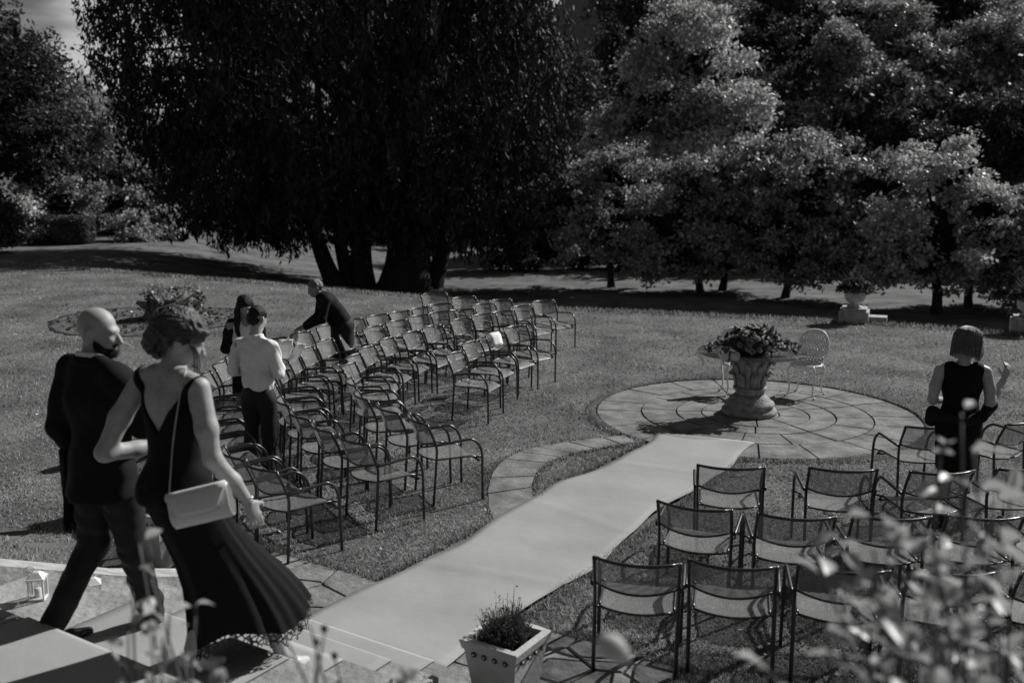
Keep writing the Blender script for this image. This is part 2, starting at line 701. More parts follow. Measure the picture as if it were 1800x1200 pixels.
def build_carpet():
    rng = np.random.default_rng(5)
    path = []
    s = 2.98
    while s > -6.06:
        path.append(s)
        s -= 0.05
    sv = sorted(set([round(q, 3) for q in path] + [a + e for a, _ in TREADS for e in (-0.036, -0.027, 0.0)]), reverse=True)
    sv = [q for q in sv if q <= 2.98]
    nt_ = 15
    rings = []
    ph = rng.uniform(0, 6, 8)
    for s in sv:
        z = step_z(s + 0.0265) + 0.006
        row = []
        d = max(-s, 0)
        lx = -1.22 + 0.07 * math.sin(d * 1.9 + ph[0]) * min(d, 1) + 0.02 * math.sin(d * 5.1 + ph[1]) * min(d, 1)
        rx = 0.0 + 0.05 * math.sin(d * 2.3 + ph[2]) * min(d, 1) + 0.015 * math.sin(d * 6.1 + ph[3]) * min(d, 1)
        lx += 0.02 * d * 0.6
        rx -= 0.012 * d
        for k in range(nt_):
            u = k / (nt_ - 1)
            t = lx + (rx - lx) * u
            x, y = stw(s + (-0.18 * (u - 0.5) * max(0.0, (-s - 5.4) / 0.66)), t)
            zz = z
            if d > 0.1:
                zz = 0.042 + 0.007 * math.exp(-((d - 1.35 - 0.25 * u) / 0.05) ** 2) + 0.006 * math.exp(-((d - 3.1 + 0.3 * u) / 0.045) ** 2) + 0.006 * math.exp(-((d - 4.55 - 0.15 * u) / 0.05) ** 2) + 0.010 * (math.sin(d * 2.6 + u * 2.2 + ph[4]) * math.sin(d * 0.9 + ph[5])) + 0.006 * math.sin(d * 7.5 - u * 3 + ph[6]) * math.sin(d * 1.3 + ph[7])
                if k in (0, nt_ - 1):
                    zz = max(0.030, zz - 0.008)
            row.append((x, y, zz))
        rings.append(row)
    m = MB()
    m.rings(rings, caps=False, closed=False)
    o = m.build('aisle_carpet', 'carpet')
    so = o.modifiers.new('thick', 'SOLIDIFY')
    so.thickness = 0.006
    so.offset = 1
    tag(o, 'long pale carpet laid across the lawn from the steps to the table', 'carpet')


build_carpet()

# ------------------------------------------------------------------ round patio, curved path, flagstones
TC = (2.99, 12.22)            # table
PC = (3.06, 12.2)
PR = 1.99
RINGS = [(0.30, 0.665, 8), (0.665, 0.98, 9), (0.98, 1.42, 14), (1.42, PR, 18)]


def build_patio():
    rng = random.Random(3)
    root = empty('patio', (PC[0], PC[1], 0))
    tag(root, 'round patio of stone slabs laid in rings under the table', None, None, 'structure')
    b = MB()
    b.lathe([(PR + 0.05, -0.03), (PR + 0.05, 0.004), (0.01, 0.004)], 64, 0, 0, False)
    b.build('patio_bed', 'joint', root)
    c = MB()
    k = 96
    V = []
    for (rr, zz) in ((PR + 0.012, -0.01), (PR + 0.02, 0.03), (PR + 0.05, 0.038), (PR + 0.09, 0.03), (PR + 0.17, -0.006)):
        for i in range(k):
            a = 2 * PI * i / k
            w_ = rng.uniform(-.006, .006)
            V.append(((rr + w_) * math.cos(a), (rr + w_) * math.sin(a), zz * (0.35 if -2.75 < ((a + PI) % (2 * PI) - PI) < -1.5 else 1.0) - (0.02 if -2.75 < ((a + PI) % (2 * PI) - PI) < -1.5 else 0)))
    c.add(V, [(j * k + i, j * k + (i + 1) % k, (j + 1) * k + (i + 1) % k, (j + 1) * k + i) for j in range(4) for i in range(k)], True)
    c.build('turf_rim', 'bed_turf', root)
    c = MB()
    c.lathe([(0.29, -0.01), (0.29, 0.018), (0.285, 0.022), (0.002, 0.022)], 32, 0, 0, False)
    c.build('slab', 'slab', root)
    for r0, r1, n in RINGS:
        a0 = rng.uniform(0, 2)
        cuts = sorted(a0 + (k + rng.uniform(-0.16, 0.16)) * 2 * PI / n for k in range(n))
        for k in range(n):
            a = cuts[k]
            e = cuts[(k + 1) % n] + (2 * PI if k == n - 1 else 0)
            g = 0.0085
            pts = []
            q = 5
            for i in range(q + 1):
                w = a + g / r1 + (e - a - 2 * g / r1) * i / q
                pts.append(((r1 - g) * math.cos(w), (r1 - g) * math.sin(w)))
            for i in range(q, -1, -1):
                w = a + g / r0 + (e - a - 2 * g / r0) * i / q
                pts.append(((r0 + g) * math.cos(w), (r0 + g) * math.sin(w)))
            m = MB()
            m.prism(pts, -0.01, 0.02 + rng.uniform(-0.003, 0.004), 0.005)
            m.build('slab', 'slab', root)


build_patio()


def build_path():
    rng = random.Random(8)
    outer = smooth_path([(1.30, 11.20, 0), (0.72, 10.98, 0), (0.19, 10.65, 0), (-0.08, 10.25, 0), (-0.2, 9.8, 0), (-0.24, 9.1, 0), (-0.17, 8.4, 0), (0.1, 7.8, 0), (0.6, 7.35, 0)], 6)
    inner = smooth_path([(1.42, 10.9, 0), (1.0, 10.68, 0), (0.62, 10.42, 0), (0.38, 10.1, 0), (0.26, 9.8, 0), (0.2, 9.3, 0), (0.25, 8.93, 0), (0.5, 8.6, 0), (0.9, 8.35, 0)], 6)
    root = empty('garden_path', (0, 9.6, 0))
    tag(root, 'curved stone path running from the patio under the carpet', None, None, 'structure')
    n = len(outer)
    M = root.matrix_basis.inverted()
    root_inv = Matrix.Translation((0, -9.6, 0))
    b = MB()
    V = [root_inv @ Vector((p.x, p.y, 0.003)) for p in outer] + [root_inv @ Vector((p.x, p.y, 0.003)) for p in inner]
    b.add(V, [(i, i + 1, n + i + 1, n + i) for i in range(n - 1)])
    b.build('path_bed', 'joint', root)
    i = 0
    while i < n - 1:
        j = min(i + rng.choice((3, 4, 4)), n - 1)
        P = [outer[k] for k in range(i, j + 1)] + [inner[k] for k in range(j, i - 1, -1)]
        c = sum(P, Vector()) / len(P)
        P = [c + (p - c) * (1 - 0.012 / max((p - c).length, 0.05)) for p in P]
        P = [root_inv @ p for p in P]
        m = MB()
        m.prism([(p.x, p.y) for p in P], -0.01, 0.018 + rng.uniform(-0.003, 0.004), 0.005)
        m.build('slab', 'slab', root)
        i = j


build_path()


def clip_poly(P, nx, ny, c):
    out = []
    for i in range(len(P)):
        a, b = P[i], P[(i + 1) % len(P)]
        da, db = a[0] * nx + a[1] * ny - c, b[0] * nx + b[1] * ny - c
        if da <= 0:
            out.append(a)
        if da * db < 0:
            t = da / (da - db)
            out.append((a[0] + (b[0] - a[0]) * t, a[1] + (b[1] - a[1]) * t))
    return out


FLAG = (-0.95, -0.02, -2.32, 1.2)


def build_flags():
    rng = random.Random(12)
    ox, oy = stw(-0.4, -0.5)
    root = empty('flagstone_paving', (ox, oy, 0))
    tag(root, 'irregular flagstone paving at the foot of the steps', None, None, 'structure')
    b = MB()
    b.add([(x - ox, y - oy, 0.003) for x, y in (stw(FLAG[0], FLAG[2]), stw(FLAG[1] + .03, FLAG[2]), stw(FLAG[1] + .03, FLAG[3]), stw(FLAG[0], FLAG[3]))], [(0, 1, 2, 3)])
    b.build('paving_bed', 'joint', root)
    seeds = []
    for i in range(3):
        for k in range(9):
            seeds.append((FLAG[0] + (i + 0.5 + rng.uniform(-.33, .33)) * 0.31, FLAG[2] + (k + 0.5 + rng.uniform(-.38, .38)) * 0.392))
    for a, p in enumerate(seeds):
        P = [(FLAG[0], FLAG[2]), (FLAG[1], FLAG[2]), (FLAG[1], FLAG[3]), (FLAG[0], FLAG[3])]
        for c, q in enumerate(seeds):
            if c == a:
                continue
            nx, ny = q[0] - p[0], q[1] - p[1]
            L = math.hypot(nx, ny)
            if L > 1.2:
                continue
            nx, ny = nx / L, ny / L
            mx, my = (p[0] + q[0]) / 2, (p[1] + q[1]) / 2
            P = clip_poly(P, nx, ny, mx * nx + my * ny - 0.009)
            if len(P) < 3:
                break
        if len(P) < 3:
            continue
        W = [stw(*v) for v in P]
        m = MB()
        m.prism([(x - ox, y - oy) for x, y in W][::-1], -0.02, 0.02 + rng.uniform(-0.004, 0.006), 0.008)
        m.build('flagstone', 'flag', root)


build_flags()

# ------------------------------------------------------------------ mesh armchairs


def chair_parts(root):
    hw = 0.255

    def sheet(rows):
        m = MB()
        n = len(rows[0])
        m.rings([[p for p in r_] for r_ in rows], caps=False, closed=False)
        me = m.mesh('sheet')
        uv = me.uv_layers.new(name='UVMap')
        # lengths along both ways give the weave its true scale
        acc = [0.0]
        for i in range(1, len(rows)):
            acc.append(acc[-1] + (Vector(rows[i][n // 2]) - Vector(rows[i - 1][n // 2])).length)
        for lp in me.loops:
            v = lp.vertex_index
            uv.data[lp.index].uv = (rows[v // n][v % n][0], acc[v // n])
        return me

    N = 11
    rows = []
    for i in range(7):
        f = i / 6
        r_ = []
        for k in range(N):
            u = -1 + 2 * k / (N - 1)
            z0 = 0.585 - 0.035 * (1 - u * u)
            z = z0 + (0.775 - z0) * f
            y = -0.205 - (z - 0.56) * 0.42 - 0.08 * (1 - u * u)
            r_.append((u * (hw - 0.006), y, z))
        rows.append(r_)
    obj('backrest', sheet(rows), 'chair_mesh', root)
    m = MB()
    m.tube([(r_[0], r_[1], r_[2]) for r_ in rows[-1]], 0.0115, 8)
    m.build('top_rail', 'metal_dark', root)
    m = MB()
    m.tube([(r_[0], r_[1], r_[2]) for r_ in rows[0]], 0.008, 6)
    m.build('lower_rail', 'metal_dark', root)
    rows = []
    for i in range(9):
        f = i / 8
        r_ = []
        for k in range(N):
            u = -1 + 2 * k / (N - 1)
            yr = -0.185 - 0.085 * (1 - u * u)
            y = yr + (0.235 - yr) * f
            z = 0.425 - 0.02 * (1 - u * u) * math.sin(PI * min(f * 1.1, 1)) - (0.05 * max(0, (f - 0.82) / 0.18) ** 2)
            r_.append((u * 0.228, y, z))
        rows.append(r_)
    obj('seat', sheet(rows), 'chair_mesh', root)
    m = MB()
    m.tube([Vector(p) + Vector((0, 0, -0.004)) for p in rows[0]], 0.008, 6)
    m.tube([rows[i][0] for i in range(9)], 0.009, 6)
    m.tube([rows[i][-1] for i in range(9)], 0.009, 6)
    m.tube([Vector(p) + Vector((0, -0.004, -0.006)) for p in rows[-1]], 0.008, 6)
    for sx in (-1, 1):
        m.tube([(sx * 0.228, -0.185, 0.42), (sx * 0.25, -0.198, 0.42)], 0.008, 6)
        m.tube([(sx * 0.228, 0.2, 0.415), (sx * 0.266, 0.24, 0.415)], 0.008, 6)
    m.build('seat_frame', 'metal_dark', root)
    for sx in (-1, 1):
        m = MB()
        m.tube(smooth_path([(sx * 0.252, -0.235, 0), (sx * 0.254, -0.205, 0.42), (sx * hw, -0.209, 0.57), (sx * hw, -0.297, 0.782)], 3), 0.0125, 8)
        m.build('leg', 'metal_dark', root)
        m = MB()
        m.tube(smooth_path([(sx * 0.266, -0.206, 0.572), (sx * 0.276, -0.19, 0.578), (sx * 0.278, 0.08, 0.6), (sx * 0.277, 0.15, 0.592), (sx * 0.274, 0.215, 0.53), (sx * 0.271, 0.243, 0.44), (sx * 0.27, 0.247, 0.3), (sx * 0.27, 0.25, 0)], 3), 0.0125, 8)
        m.build('arm_and_front_leg', 'metal_dark', root)


LEFT = {
    'innermost': [(0.04, 14.28), (-0.24, 13.71), (-0.53, 13.01), (-0.71, 12.20)],
    'second': [(0.53, 17.07), (0.16, 16.48), (-0.16, 15.84), (-0.44, 15.53), (-0.78, 15.00), (-1.16, 14.34), (-1.41, 13.79), (-1.69, 13.24), (-1.86, 12.60),
               (-1.94, 12.02), (-1.91, 11.45), (-1.72, 10.62), (-1.53, 9.99), (-1.21, 9.43), (-0.88, 9.00)],
    'third': [(-0.21, 17.25), (-0.48, 16.73), (-0.82, 16.07), (-1.13, 15.79), (-1.45, 15.37), (-1.74, 14.85), (-2.01, 14.30), (-2.29, 13.73), (-2.5, 13.15),
              (-2.62, 12.54), (-2.69, 11.98), (-2.72, 11.38), (-2.66, 10.80), (-2.50, 10.24), (-2.28, 9.72), (-2.01, 9.18), (-1.72, 8.70), (-1.37, 8.29)],
    'outermost': [(-0.86, 17.59), (-1.22, 16.72), (-1.51, 16.24), (-1.80, 15.80), (-2.10, 15.42), (-2.43, 14.99), (-2.72, 14.42), (-2.96, 13.78), (-3.18, 13.25), (-3.35, 12.7),
                  (-3.44, 12.11), (-3.45, 11.53), (-3.42, 10.97), (-3.36, 10.4), (-3.24, 9.82), (-3.05, 9.27), (-2.82, 8.76), (-2.58, 8.30), (-2.28, 7.91), (-1.97, 7.55)],
}
TWEAK = {(0.53, 17.07): 18, (0.16, 16.48): 14, (-0.21, 17.25): 15, (-0.48, 16.73): 10, (-0.86, 17.59): 6, (-0.71, 12.20): -14, (-0.53, 13.01): -10, (-0.88, 9.00): -14,
         (-1.86, 12.60): -8, (-1.94, 12.02): -10, (-1.91, 11.45): -12, (-0.82, 16.07): -10, (-1.13, 15.79): -9}
RIGHT = {
    'back': [(0.74, 5.63, 79), (1.32, 5.60, 77), (1.93, 5.50, 80), (2.57, 5.46, 88), (3.20, 5.44, 92)],
    'second': [(1.26, 6.62, 70), (1.91, 6.41, 84), (2.55, 6.38, 87), (3.18, 6.39, 89), (3.84, 6.46, 95)],
    'third': [(1.73, 7.52, 80), (2.57, 7.43, 84), (3.31, 7.39, 95), (4.03, 7.51, 102)],
    'front': [(3.80, 8.74, 97), (4.72, 8.95, 124)],
}
ORD = ['first', 'second', 'third', 'fourth', 'fifth', 'sixth', 'seventh', 'eighth', 'ninth', 'tenth', 'eleventh', 'twelfth', 'thirteenth', 'fourteenth',
       'fifteenth', 'sixteenth', 'seventeenth', 'eighteenth', 'nineteenth', 'twentieth']


def build_chairs():
    rng = random.Random(4)
    proto = empty('garden_chair')
    chair_parts(proto)
    first = [True]

    def place(x, y, ang, label, group):
        if first[0]:
            c = proto
            first[0] = False
        else:
            c = copy_tree(proto)
        a = R(ang)
        c.location = (x + 0.29 * math.cos(a), y + 0.29 * math.sin(a), 0.0)
        c.rotation_euler = (rng.uniform(-.016, .016), rng.uniform(-.016, .016), a - PI / 2)
        tag(c, label, 'chair', group)

    for row, L in LEFT.items():
        for i, (x, y) in enumerate(L):
            ang = math.degrees(math.atan2(TC[1] - y, TC[0] - x)) - 4 + TWEAK.get((x, y), 0) + rng.uniform(-3, 3)
            nm = row + ' row' if row in ('innermost', 'outermost') else row + ' row from the table'
            if (x, y) == (-0.24, 13.71):
                lab = 'mesh armchair with a white sheet hung on its backrest, innermost row'
            else:
                lab = 'mesh armchair left of the carpet, %s from far end of %s' % (ORD[i], nm)
            place(x, y, ang, lab, 'dark metal mesh armchairs left of the carpet')
    place(-1.43, 18.12, -62, 'mesh armchair standing alone behind the outermost row, farthest from the steps', 'dark metal mesh armchairs left of the carpet')
    for row, L in RIGHT.items():
        for i, (x, y, a) in enumerate(L):
            lab = 'mesh armchair right of the carpet, %s from the carpet in %s row' % (ORD[i], {'back': 'nearest', 'front': 'farthest', 'second': 'second nearest', 'third': 'third nearest'}[row])
            place(x, y, a, lab, 'dark metal mesh armchairs right of the carpet')


build_chairs()


def build_sheet():
    m = MB()
    a = R(-34)
    f = Vector((math.cos(a), math.sin(a), 0))
    w = Vector((f.y, -f.x, 0))
    c = Vector((-0.24, 13.71, 0)) + f * 0.075
    rows = []
    for i in range(6):
        z = 0.80 - i * 0.034
        rows.append([c + w * (-0.10 + k * 0.08) + f * (-0.055 + 0.011 * i + (0.0 if i else -0.03)) + Vector((0, 0, z + 0.004 * math.sin(k * 2))) for k in range(4)])
    m.rings(rows, caps=False, closed=False)
    o = m.build('paper_sheet', 'paper')
    so = o.modifiers.new('thick', 'SOLIDIFY')
    so.thickness = 0.002
    tag(o, 'white paper sheet hung over the backrest of an innermost row chair', 'paper')


build_sheet()

# ------------------------------------------------------------------ stone table with glass top


def build_table():
    root = empty('stone_table', (TC[0], TC[1], 0.02), 0, 'round glass-topped table on a carved stone capital pedestal', 'table')
    m = MB()
    m.lathe([(0.0, 0), (0.335, 0), (0.345, 0.03), (0.335, 0.065), (0.30, 0.075), (0.295, 0.10), (0.315, 0.118), (0.305, 0.15), (0.265, 0.168), (0.25, 0.20), (0.205, 0.235), (0.19, 0.25), (0.0, 0.25)], 40, cap=False)
    m.build('foot', 'table_stone', root)
    m = MB()
    # fluted shaft widening to a bell
    rings = []
    for i in range(13):
        z = 0.245 + i * 0.043
        f = i / 12
        r = 0.172 + 0.02 * f + 0.07 * f ** 3
        rings.append([((r + 0.007 * math.cos(16 * a)) * math.cos(a), (r + 0.007 * math.cos(16 * a)) * math.sin(a), z) for a in [2 * PI * k / 96 for k in range(96)]])
    m.rings(rings)
    m.build('shaft', 'table_stone', root)
    m = MB()
    m.lathe([(0.0, 0.7), (0.19, 0.7), (0.25, 0.715), (0.275, 0.735), (0.28, 0.765), (0.265, 0.775), (0.0, 0.775)], 40, cap=False)
    m.build('capital_slab', 'table_stone', root)
    # acanthus leaves in two tiers
    def leaf(a, z0, h, w, out):
        rows = []
        for i in range(8):
            f = i / 7
            z = z0 + h * (f if f < 0.85 else 0.85 - (f - 0.85) * 0.8)
            r = 0.196 + 0.05 * (z - 0.245) + out * f ** 2.2
            ww = w * (0.55 + 0.9 * f - 1.25 * f ** 3)
            row = []
            for k in range(5):
                u = -1 + k / 2
                rr = r - 0.02 * u * u
                aa = a + u * ww / r
                row.append((rr * math.cos(aa), rr * math.sin(aa), z - 0.012 * abs(u) + 0.006 * ((k + i) % 2)))
            rows.append(row)
        mm = MB()
        mm.rings(rows, caps=False, closed=False)
        o = mm.build('carved_leaf', 'table_stone', root)
        so = o.modifiers.new('thick', 'SOLIDIFY')
        so.thickness = 0.022
    for k in range(8):
        leaf(2 * PI * k / 8, 0.36, 0.2, 0.062, 0.055)
    for k in range(8):
        leaf(2 * PI * (k + 0.5) / 8, 0.47, 0.235, 0.06, 0.075)
    m = MB()
    m.lathe([(0.16, 0.3), (0.205, 0.315), (0.21, 0.34), (0.16, 0.352)], 40)
    m.build('collar', 'table_stone', root)
    m = MB()
    m.lathe([(0.0, 0.778), (0.662, 0.778), (0.667, 0.783), (0.667, 0.789), (0.662, 0.793), (0.0, 0.793)], 72, cap=False)
    m.build('glass_top', 'glass', root)


build_table()


def rosette(n1, r, h, seed):
    rng = random.Random(seed)
    m = MB()
    for ring, (nn, rr, up) in enumerate(((n1, 1.0, 0.25), (n1 - 1, 0.68, 0.65), (4, 0.36, 1.0))):
        for k in range(nn):
            a = 2 * PI * k / nn + ring * 0.6 + rng.uniform(-.1, .1)
            c, s = math.cos(a), math.sin(a)
            w = r * rr * 0.62
            p0 = (0, 0, 0)
            p1 = (c * r * rr * 0.6 - s * w, s * r * rr * 0.6 + c * w, h * up * 0.8)
            p2 = (c * r * rr, s * r * rr, h * up)
            p3 = (c * r * rr * 0.6 + s * w, s * r * rr * 0.6 - c * w, h * up * 0.8)
            m.add([p0, p1, p2, p3], [(0, 1, 2, 3)], True)
    return m.mesh('flower')


def leaf_mesh(L, W, fold=0.15, droop=0.12):
    m = MB()
    V = []
    prof = [(0, 0.05), (0.2, 0.72), (0.45, 1.0), (0.72, 0.72), (1.0, 0.03)]
    for f, w in prof:
        z = -droop * L * f * f
        V += [(-W / 2 * w, f * L, z + fold * W * w), (0, f * L, z), (W / 2 * w, f * L, z + fold * W * w)]
    F = []
    for i in range(4):
        for k in range(2):
            F.append((i * 3 + k, i * 3 + k + 1, i * 3 + k + 4, i * 3 + k + 3))
    m.add(V, F, True)
    return m.mesh('leaf')


def orient(o, p, nrm, spin=0.0, sc=1.0):
    q = Vector(nrm).to_track_quat('Z', 'Y').to_matrix().to_4x4()
    o.matrix_basis = Matrix.Translation(p) @ q @ Matrix.Rotation(spin, 4, 'Z') @ Matrix.Scale(sc, 4)


def build_flowers():
    rng = random.Random(21)
    root = empty('flower_arrangement', (TC[0], TC[1], 0.814), 0, 'wide mound of mixed flowers and dark leaves on the glass table', 'flowers')
    fl = []
    for k, mt in enumerate(('flower_white', 'flower_grey', 'flower_grey', 'flower_dark')):
        me = rosette(6, 0.045, 0.035, k)
        me.materials.append(MATS[mt])
        fl.append(me)
    lf = leaf_mesh(0.1, 0.045)
    lf.materials.append(MATS['flower_dark'])
    m = MB()
    m.ball((0, 0, 0.10), (0.3, 0.2, 0.13), 18, 10)
    m.build('greenery_base', 'flower_dark', root)

    def surf():
        a = rng.uniform(0, 2 * PI)
        e = math.asin(rng.uniform(-0.15, 1))
        u = (math.cos(a) * math.cos(e), math.sin(a) * math.cos(e), math.sin(e))
        low = max(0, 1 - u[2] * 1.6)
        return Vector((u[0] * (0.36 + 0.2 * low * abs(u[0])), u[1] * 0.26, 0.04 + max(u[2], 0) * 0.26)), Vector((u[0], u[1] * 1.3, u[2] + 0.25))

    for k in range(105):
        p, n = surf()
        c = o = bpy.data.objects.new('flower', rng.choice(fl))
        link(o, root)
        orient(o, p * rng.uniform(0.93, 1.08), n + Vector((rng.uniform(-.4, .4), rng.uniform(-.4, .4), rng.uniform(-.2, .4))), rng.uniform(0, 6), rng.uniform(0.6, 1.25))
    for k in range(190):
        p, n = surf()
        o = bpy.data.objects.new('leaf', lf)
        link(o, root)
        d_ = Vector((n.x + rng.uniform(-.7, .7), n.y + rng.uniform(-.7, .7), rng.uniform(-.3, .9)))
        orient(o, p * rng.uniform(0.85, 1.0), d_.cross(Vector((rng.uniform(-1, 1), rng.uniform(-1, 1), 0.3))), rng.uniform(0, 6), rng.uniform(0.7, 1.4))


build_flowers()


def build_white_chair(loc, rz, label):
    root = empty('ornate_chair', loc, rz, label, 'chair', 'white ornate metal chairs by the table')
    # seat
    m = MB()
    n = 40
    m.tube([(0.2 * math.cos(2 * PI * k / n), 0.19 * math.sin(2 * PI * k / n), 0.43) for k in range(n + 1)], 0.014, 6, False)
    for rr in (0.07, 0.135):
        m.tube([(rr * math.cos(2 * PI * k / n), rr * math.sin(2 * PI * k / n), 0.432) for k in range(n + 1)], 0.006, 5, False)
    for k in range(18):
        a = 2 * PI * k / 18
        pts = [((0.03 + 0.165 * i / 5) * math.cos(a + 0.25 * math.sin(i)), (0.03 + 0.165 * i / 5) * math.sin(a + 0.25 * math.sin(i)), 0.432) for i in range(6)]
        m.tube(pts, 0.006, 5)
    m.lathe([(0.03, 0.425), (0.03, 0.436)], 10)
    m.build('seat', 'white_metal', root)
    # balloon back in lattice
    def bp(u, v):       # u across -1..1, v up 0..1
        return Vector((u * 0.205, -0.185 - 0.10 * v - 0.03 * (1 - u * u), 0.46 + 0.40 * v))
    m = MB()
    loop = [bp(-0.72, 0.0), bp(-0.98, 0.25), bp(-1.0, 0.5), bp(-0.86, 0.76), bp(-0.5, 0.95), bp(0, 1.0), bp(0.5, 0.95), bp(0.86, 0.76), bp(1.0, 0.5), bp(0.98, 0.25), bp(0.72, 0.0)]
    m.tube(smooth_path(loop, 4), 0.016, 6)
    m.tube(smooth_path([bp(-0.72, 0.0), bp(0, -0.04), bp(0.72, 0.0)], 4), 0.011, 6)
    m.build('back_frame', 'white_metal', root)
    m = MB()

    def inside(u, v):
        return (u / 0.97) ** 2 + ((v - 0.5) / 0.5) ** 2 < 1.02 or (v < 0.45 and abs(u) < 0.8)
    for sgn in (-1, 1):
        for k in range(-8, 9):
            pts = []
            for i in range(33):
                v = i / 32
                u = k * 0.2 + sgn * (v - 0.5) * 1.7 + 0.05 * math.sin(v * 20)
                if abs(u) < 1 and inside(u, v):
                    pts.append(bp(u, v))
            if len(pts) > 2:
                m.tube(pts, 0.0115, 5)
    m.build('back_lattice', 'white_metal', root)
    for sx in (-1, 1):
        for sy in (-1, 1):
            m = MB()
            b = 0.15
            m.tube(smooth_path([(sx * b, sy * b, 0.43), (sx * (b + 0.035), sy * (b + 0.03), 0.36), (sx * (b + 0.02), sy * (b + 0.015), 0.22), (sx * (b + 0.012), sy * (b + 0.01), 0.1), (sx * (b + 0.04), sy * (b + 0.035), 0.015), (sx * (b + 0.06), sy * (b + 0.05), 0.008)], 4),
                   [0.017 - 0.008 * i / 20 for i in range(21)], 6)
            m.ball((sx * (b + 0.05), sy * (b + 0.042), 0.014), 0.016)
            m.build('leg', 'white_metal', root)
        m = MB()
        m.tube(smooth_path([(sx * 0.15, -0.15, 0.4), (sx * 0.16, -0.19, 0.43), (sx * 0.148, -0.2, 0.47)], 3), 0.014, 6)
        m.build('back_bracket', 'white_metal', root)
    m = MB()
    n = 40
    m.tube([((0.195 + 0.008 * math.sin(20 * a)) * math.cos(a), (0.185 + 0.008 * math.sin(20 * a)) * math.sin(a), 0.405) for a in [2 * PI * k / n for k in range(n + 1)]], 0.008, 5, False)
    m.build('apron', 'white_metal', root)


build_white_chair((3.98, 13.2, 0.02), R(143), 'white ornate lattice-back metal chair standing right of the table')
build_white_chair((3.08, 13.3, 0.02), R(180), 'white ornate metal chair mostly hidden behind the flower table')

# ------------------------------------------------------------------ urns on pedestals at the terrace edge


def leaf_cloud(name, m_, parent, pts, L, W, seed, up=0.3, spread=1.0, N=None):
    """one mesh of loose pointed leaves, pts = (n,3) centres"""
    rng = np.random.default_rng(seed)
    n = len(pts)
    U = rng.normal(size=(n, 3))
    U[:, 2] += up
    U /= np.linalg.norm(U, axis=1, keepdims=True)
    Wv = np.cross(U, rng.normal(size=(n, 3)))
    Wv /= np.linalg.norm(Wv, axis=1, keepdims=True) + 1e-9
    sc = rng.uniform(0.65, 1.35, (n, 1))
    a = pts - U * L / 2 * sc
    b = pts + Wv * W / 2 * sc
    c = pts + U * L / 2 * sc
    d = pts - Wv * W / 2 * sc
    V = np.stack([a, b, c, d], 1).reshape(-1, 3)
    me = np_mesh(name, V, 4)
    return obj(name, me, m_, parent)


def build_urn(x, y, rz, lab_side, seed, side_block):
    ped = empty('pedestal', (x, y, -0.06), rz, 'square stone pedestal at the terrace edge carrying the %s urn' % lab_side, 'pedestal', 'pedestals at the terrace edge')
    m = MB()
    m.box(-0.28, 0.28, -0.28, 0.28, -0.05, 0.30)
    m.build('block', 'ped_stone', ped)
    m = MB()
    m.box(-0.24, 0.24, -0.24, 0.24, 0.3, 0.36)
    m.build('plinth', 'ped_stone', ped)
    if side_block:
        m = MB()
        m.box(0.282, 0.62, -0.05, 0.27, -0.4, 0.19)
        m.build('side_block', 'ped_stone', ped)
    u = empty('urn', (x, y, 0.30), rz, 'pale round-bellied garden urn on the %s pedestal' % lab_side, 'urn', 'garden urns at the terrace edge')
    m = MB()
    m.lathe([(0.0, 0.0), (0.15, 0.0), (0.15, 0.02), (0.11, 0.035), (0.085, 0.06), (0.12, 0.09), (0.175, 0.14), (0.205, 0.21), (0.21, 0.27), (0.2, 0.34), (0.215, 0.37), (0.225, 0.385), (0.21, 0.395), (0.19, 0.385), (0.18, 0.3), (0.0, 0.3)], 36, cap=False)
    m.build('bowl', 'urn_stone', u)
    m = MB()
    m.lathe([(0.183, 0.36), (0.0, 0.365)], 20, cap=False)
    m.build('soil', 'soil', u)
    p = empty('urn_plant', (x, y, 0.67), 0, 'dark bushy bedding plant growing in the %s urn' % lab_side, 'plant', 'plants in the terrace urns')
    rng = np.random.default_rng(seed)
    n = 1500
    d_ = rng.normal(size=(n, 3))
    d_ /= np.linalg.norm(d_, axis=1, keepdims=True)
    d_[:, 2] = np.abs(d_[:, 2]) - 0.25
    pts = d_ * rng.uniform(0.15, 1.0, (n, 1)) ** 0.5 * np.array([0.38, 0.34, 0.3])
    leaf_cloud('foliage', 'leaf_dark', p, pts, 0.08, 0.035, seed, 0.6)
    fp = d_[:70] * np.array([0.36, 0.32, 0.28])
    leaf_cloud('blossom', 'flower_white', p, fp, 0.04, 0.035, seed + 1)
    m = MB()
    for k in range(26):
        a = rng.uniform(0, 6.28)
        r = rng.uniform(0.1, 0.34)
        m.tube([(0, 0, -0.05), (r * 0.5 * math.cos(a), r * 0.5 * math.sin(a), 0.16), (r * math.cos(a), r * math.sin(a), 0.3 + rng.uniform(-.08, .08))], [0.005, 0.004, 0.002], 4)
    m.build('stem', 'leaf_dark', p)


build_urn(6.86, 19.75, R(-22), 'left', 5, True)
build_urn(9.72, 18.55, R(-22), 'right', 6, True)

# ------------------------------------------------------------------ planters


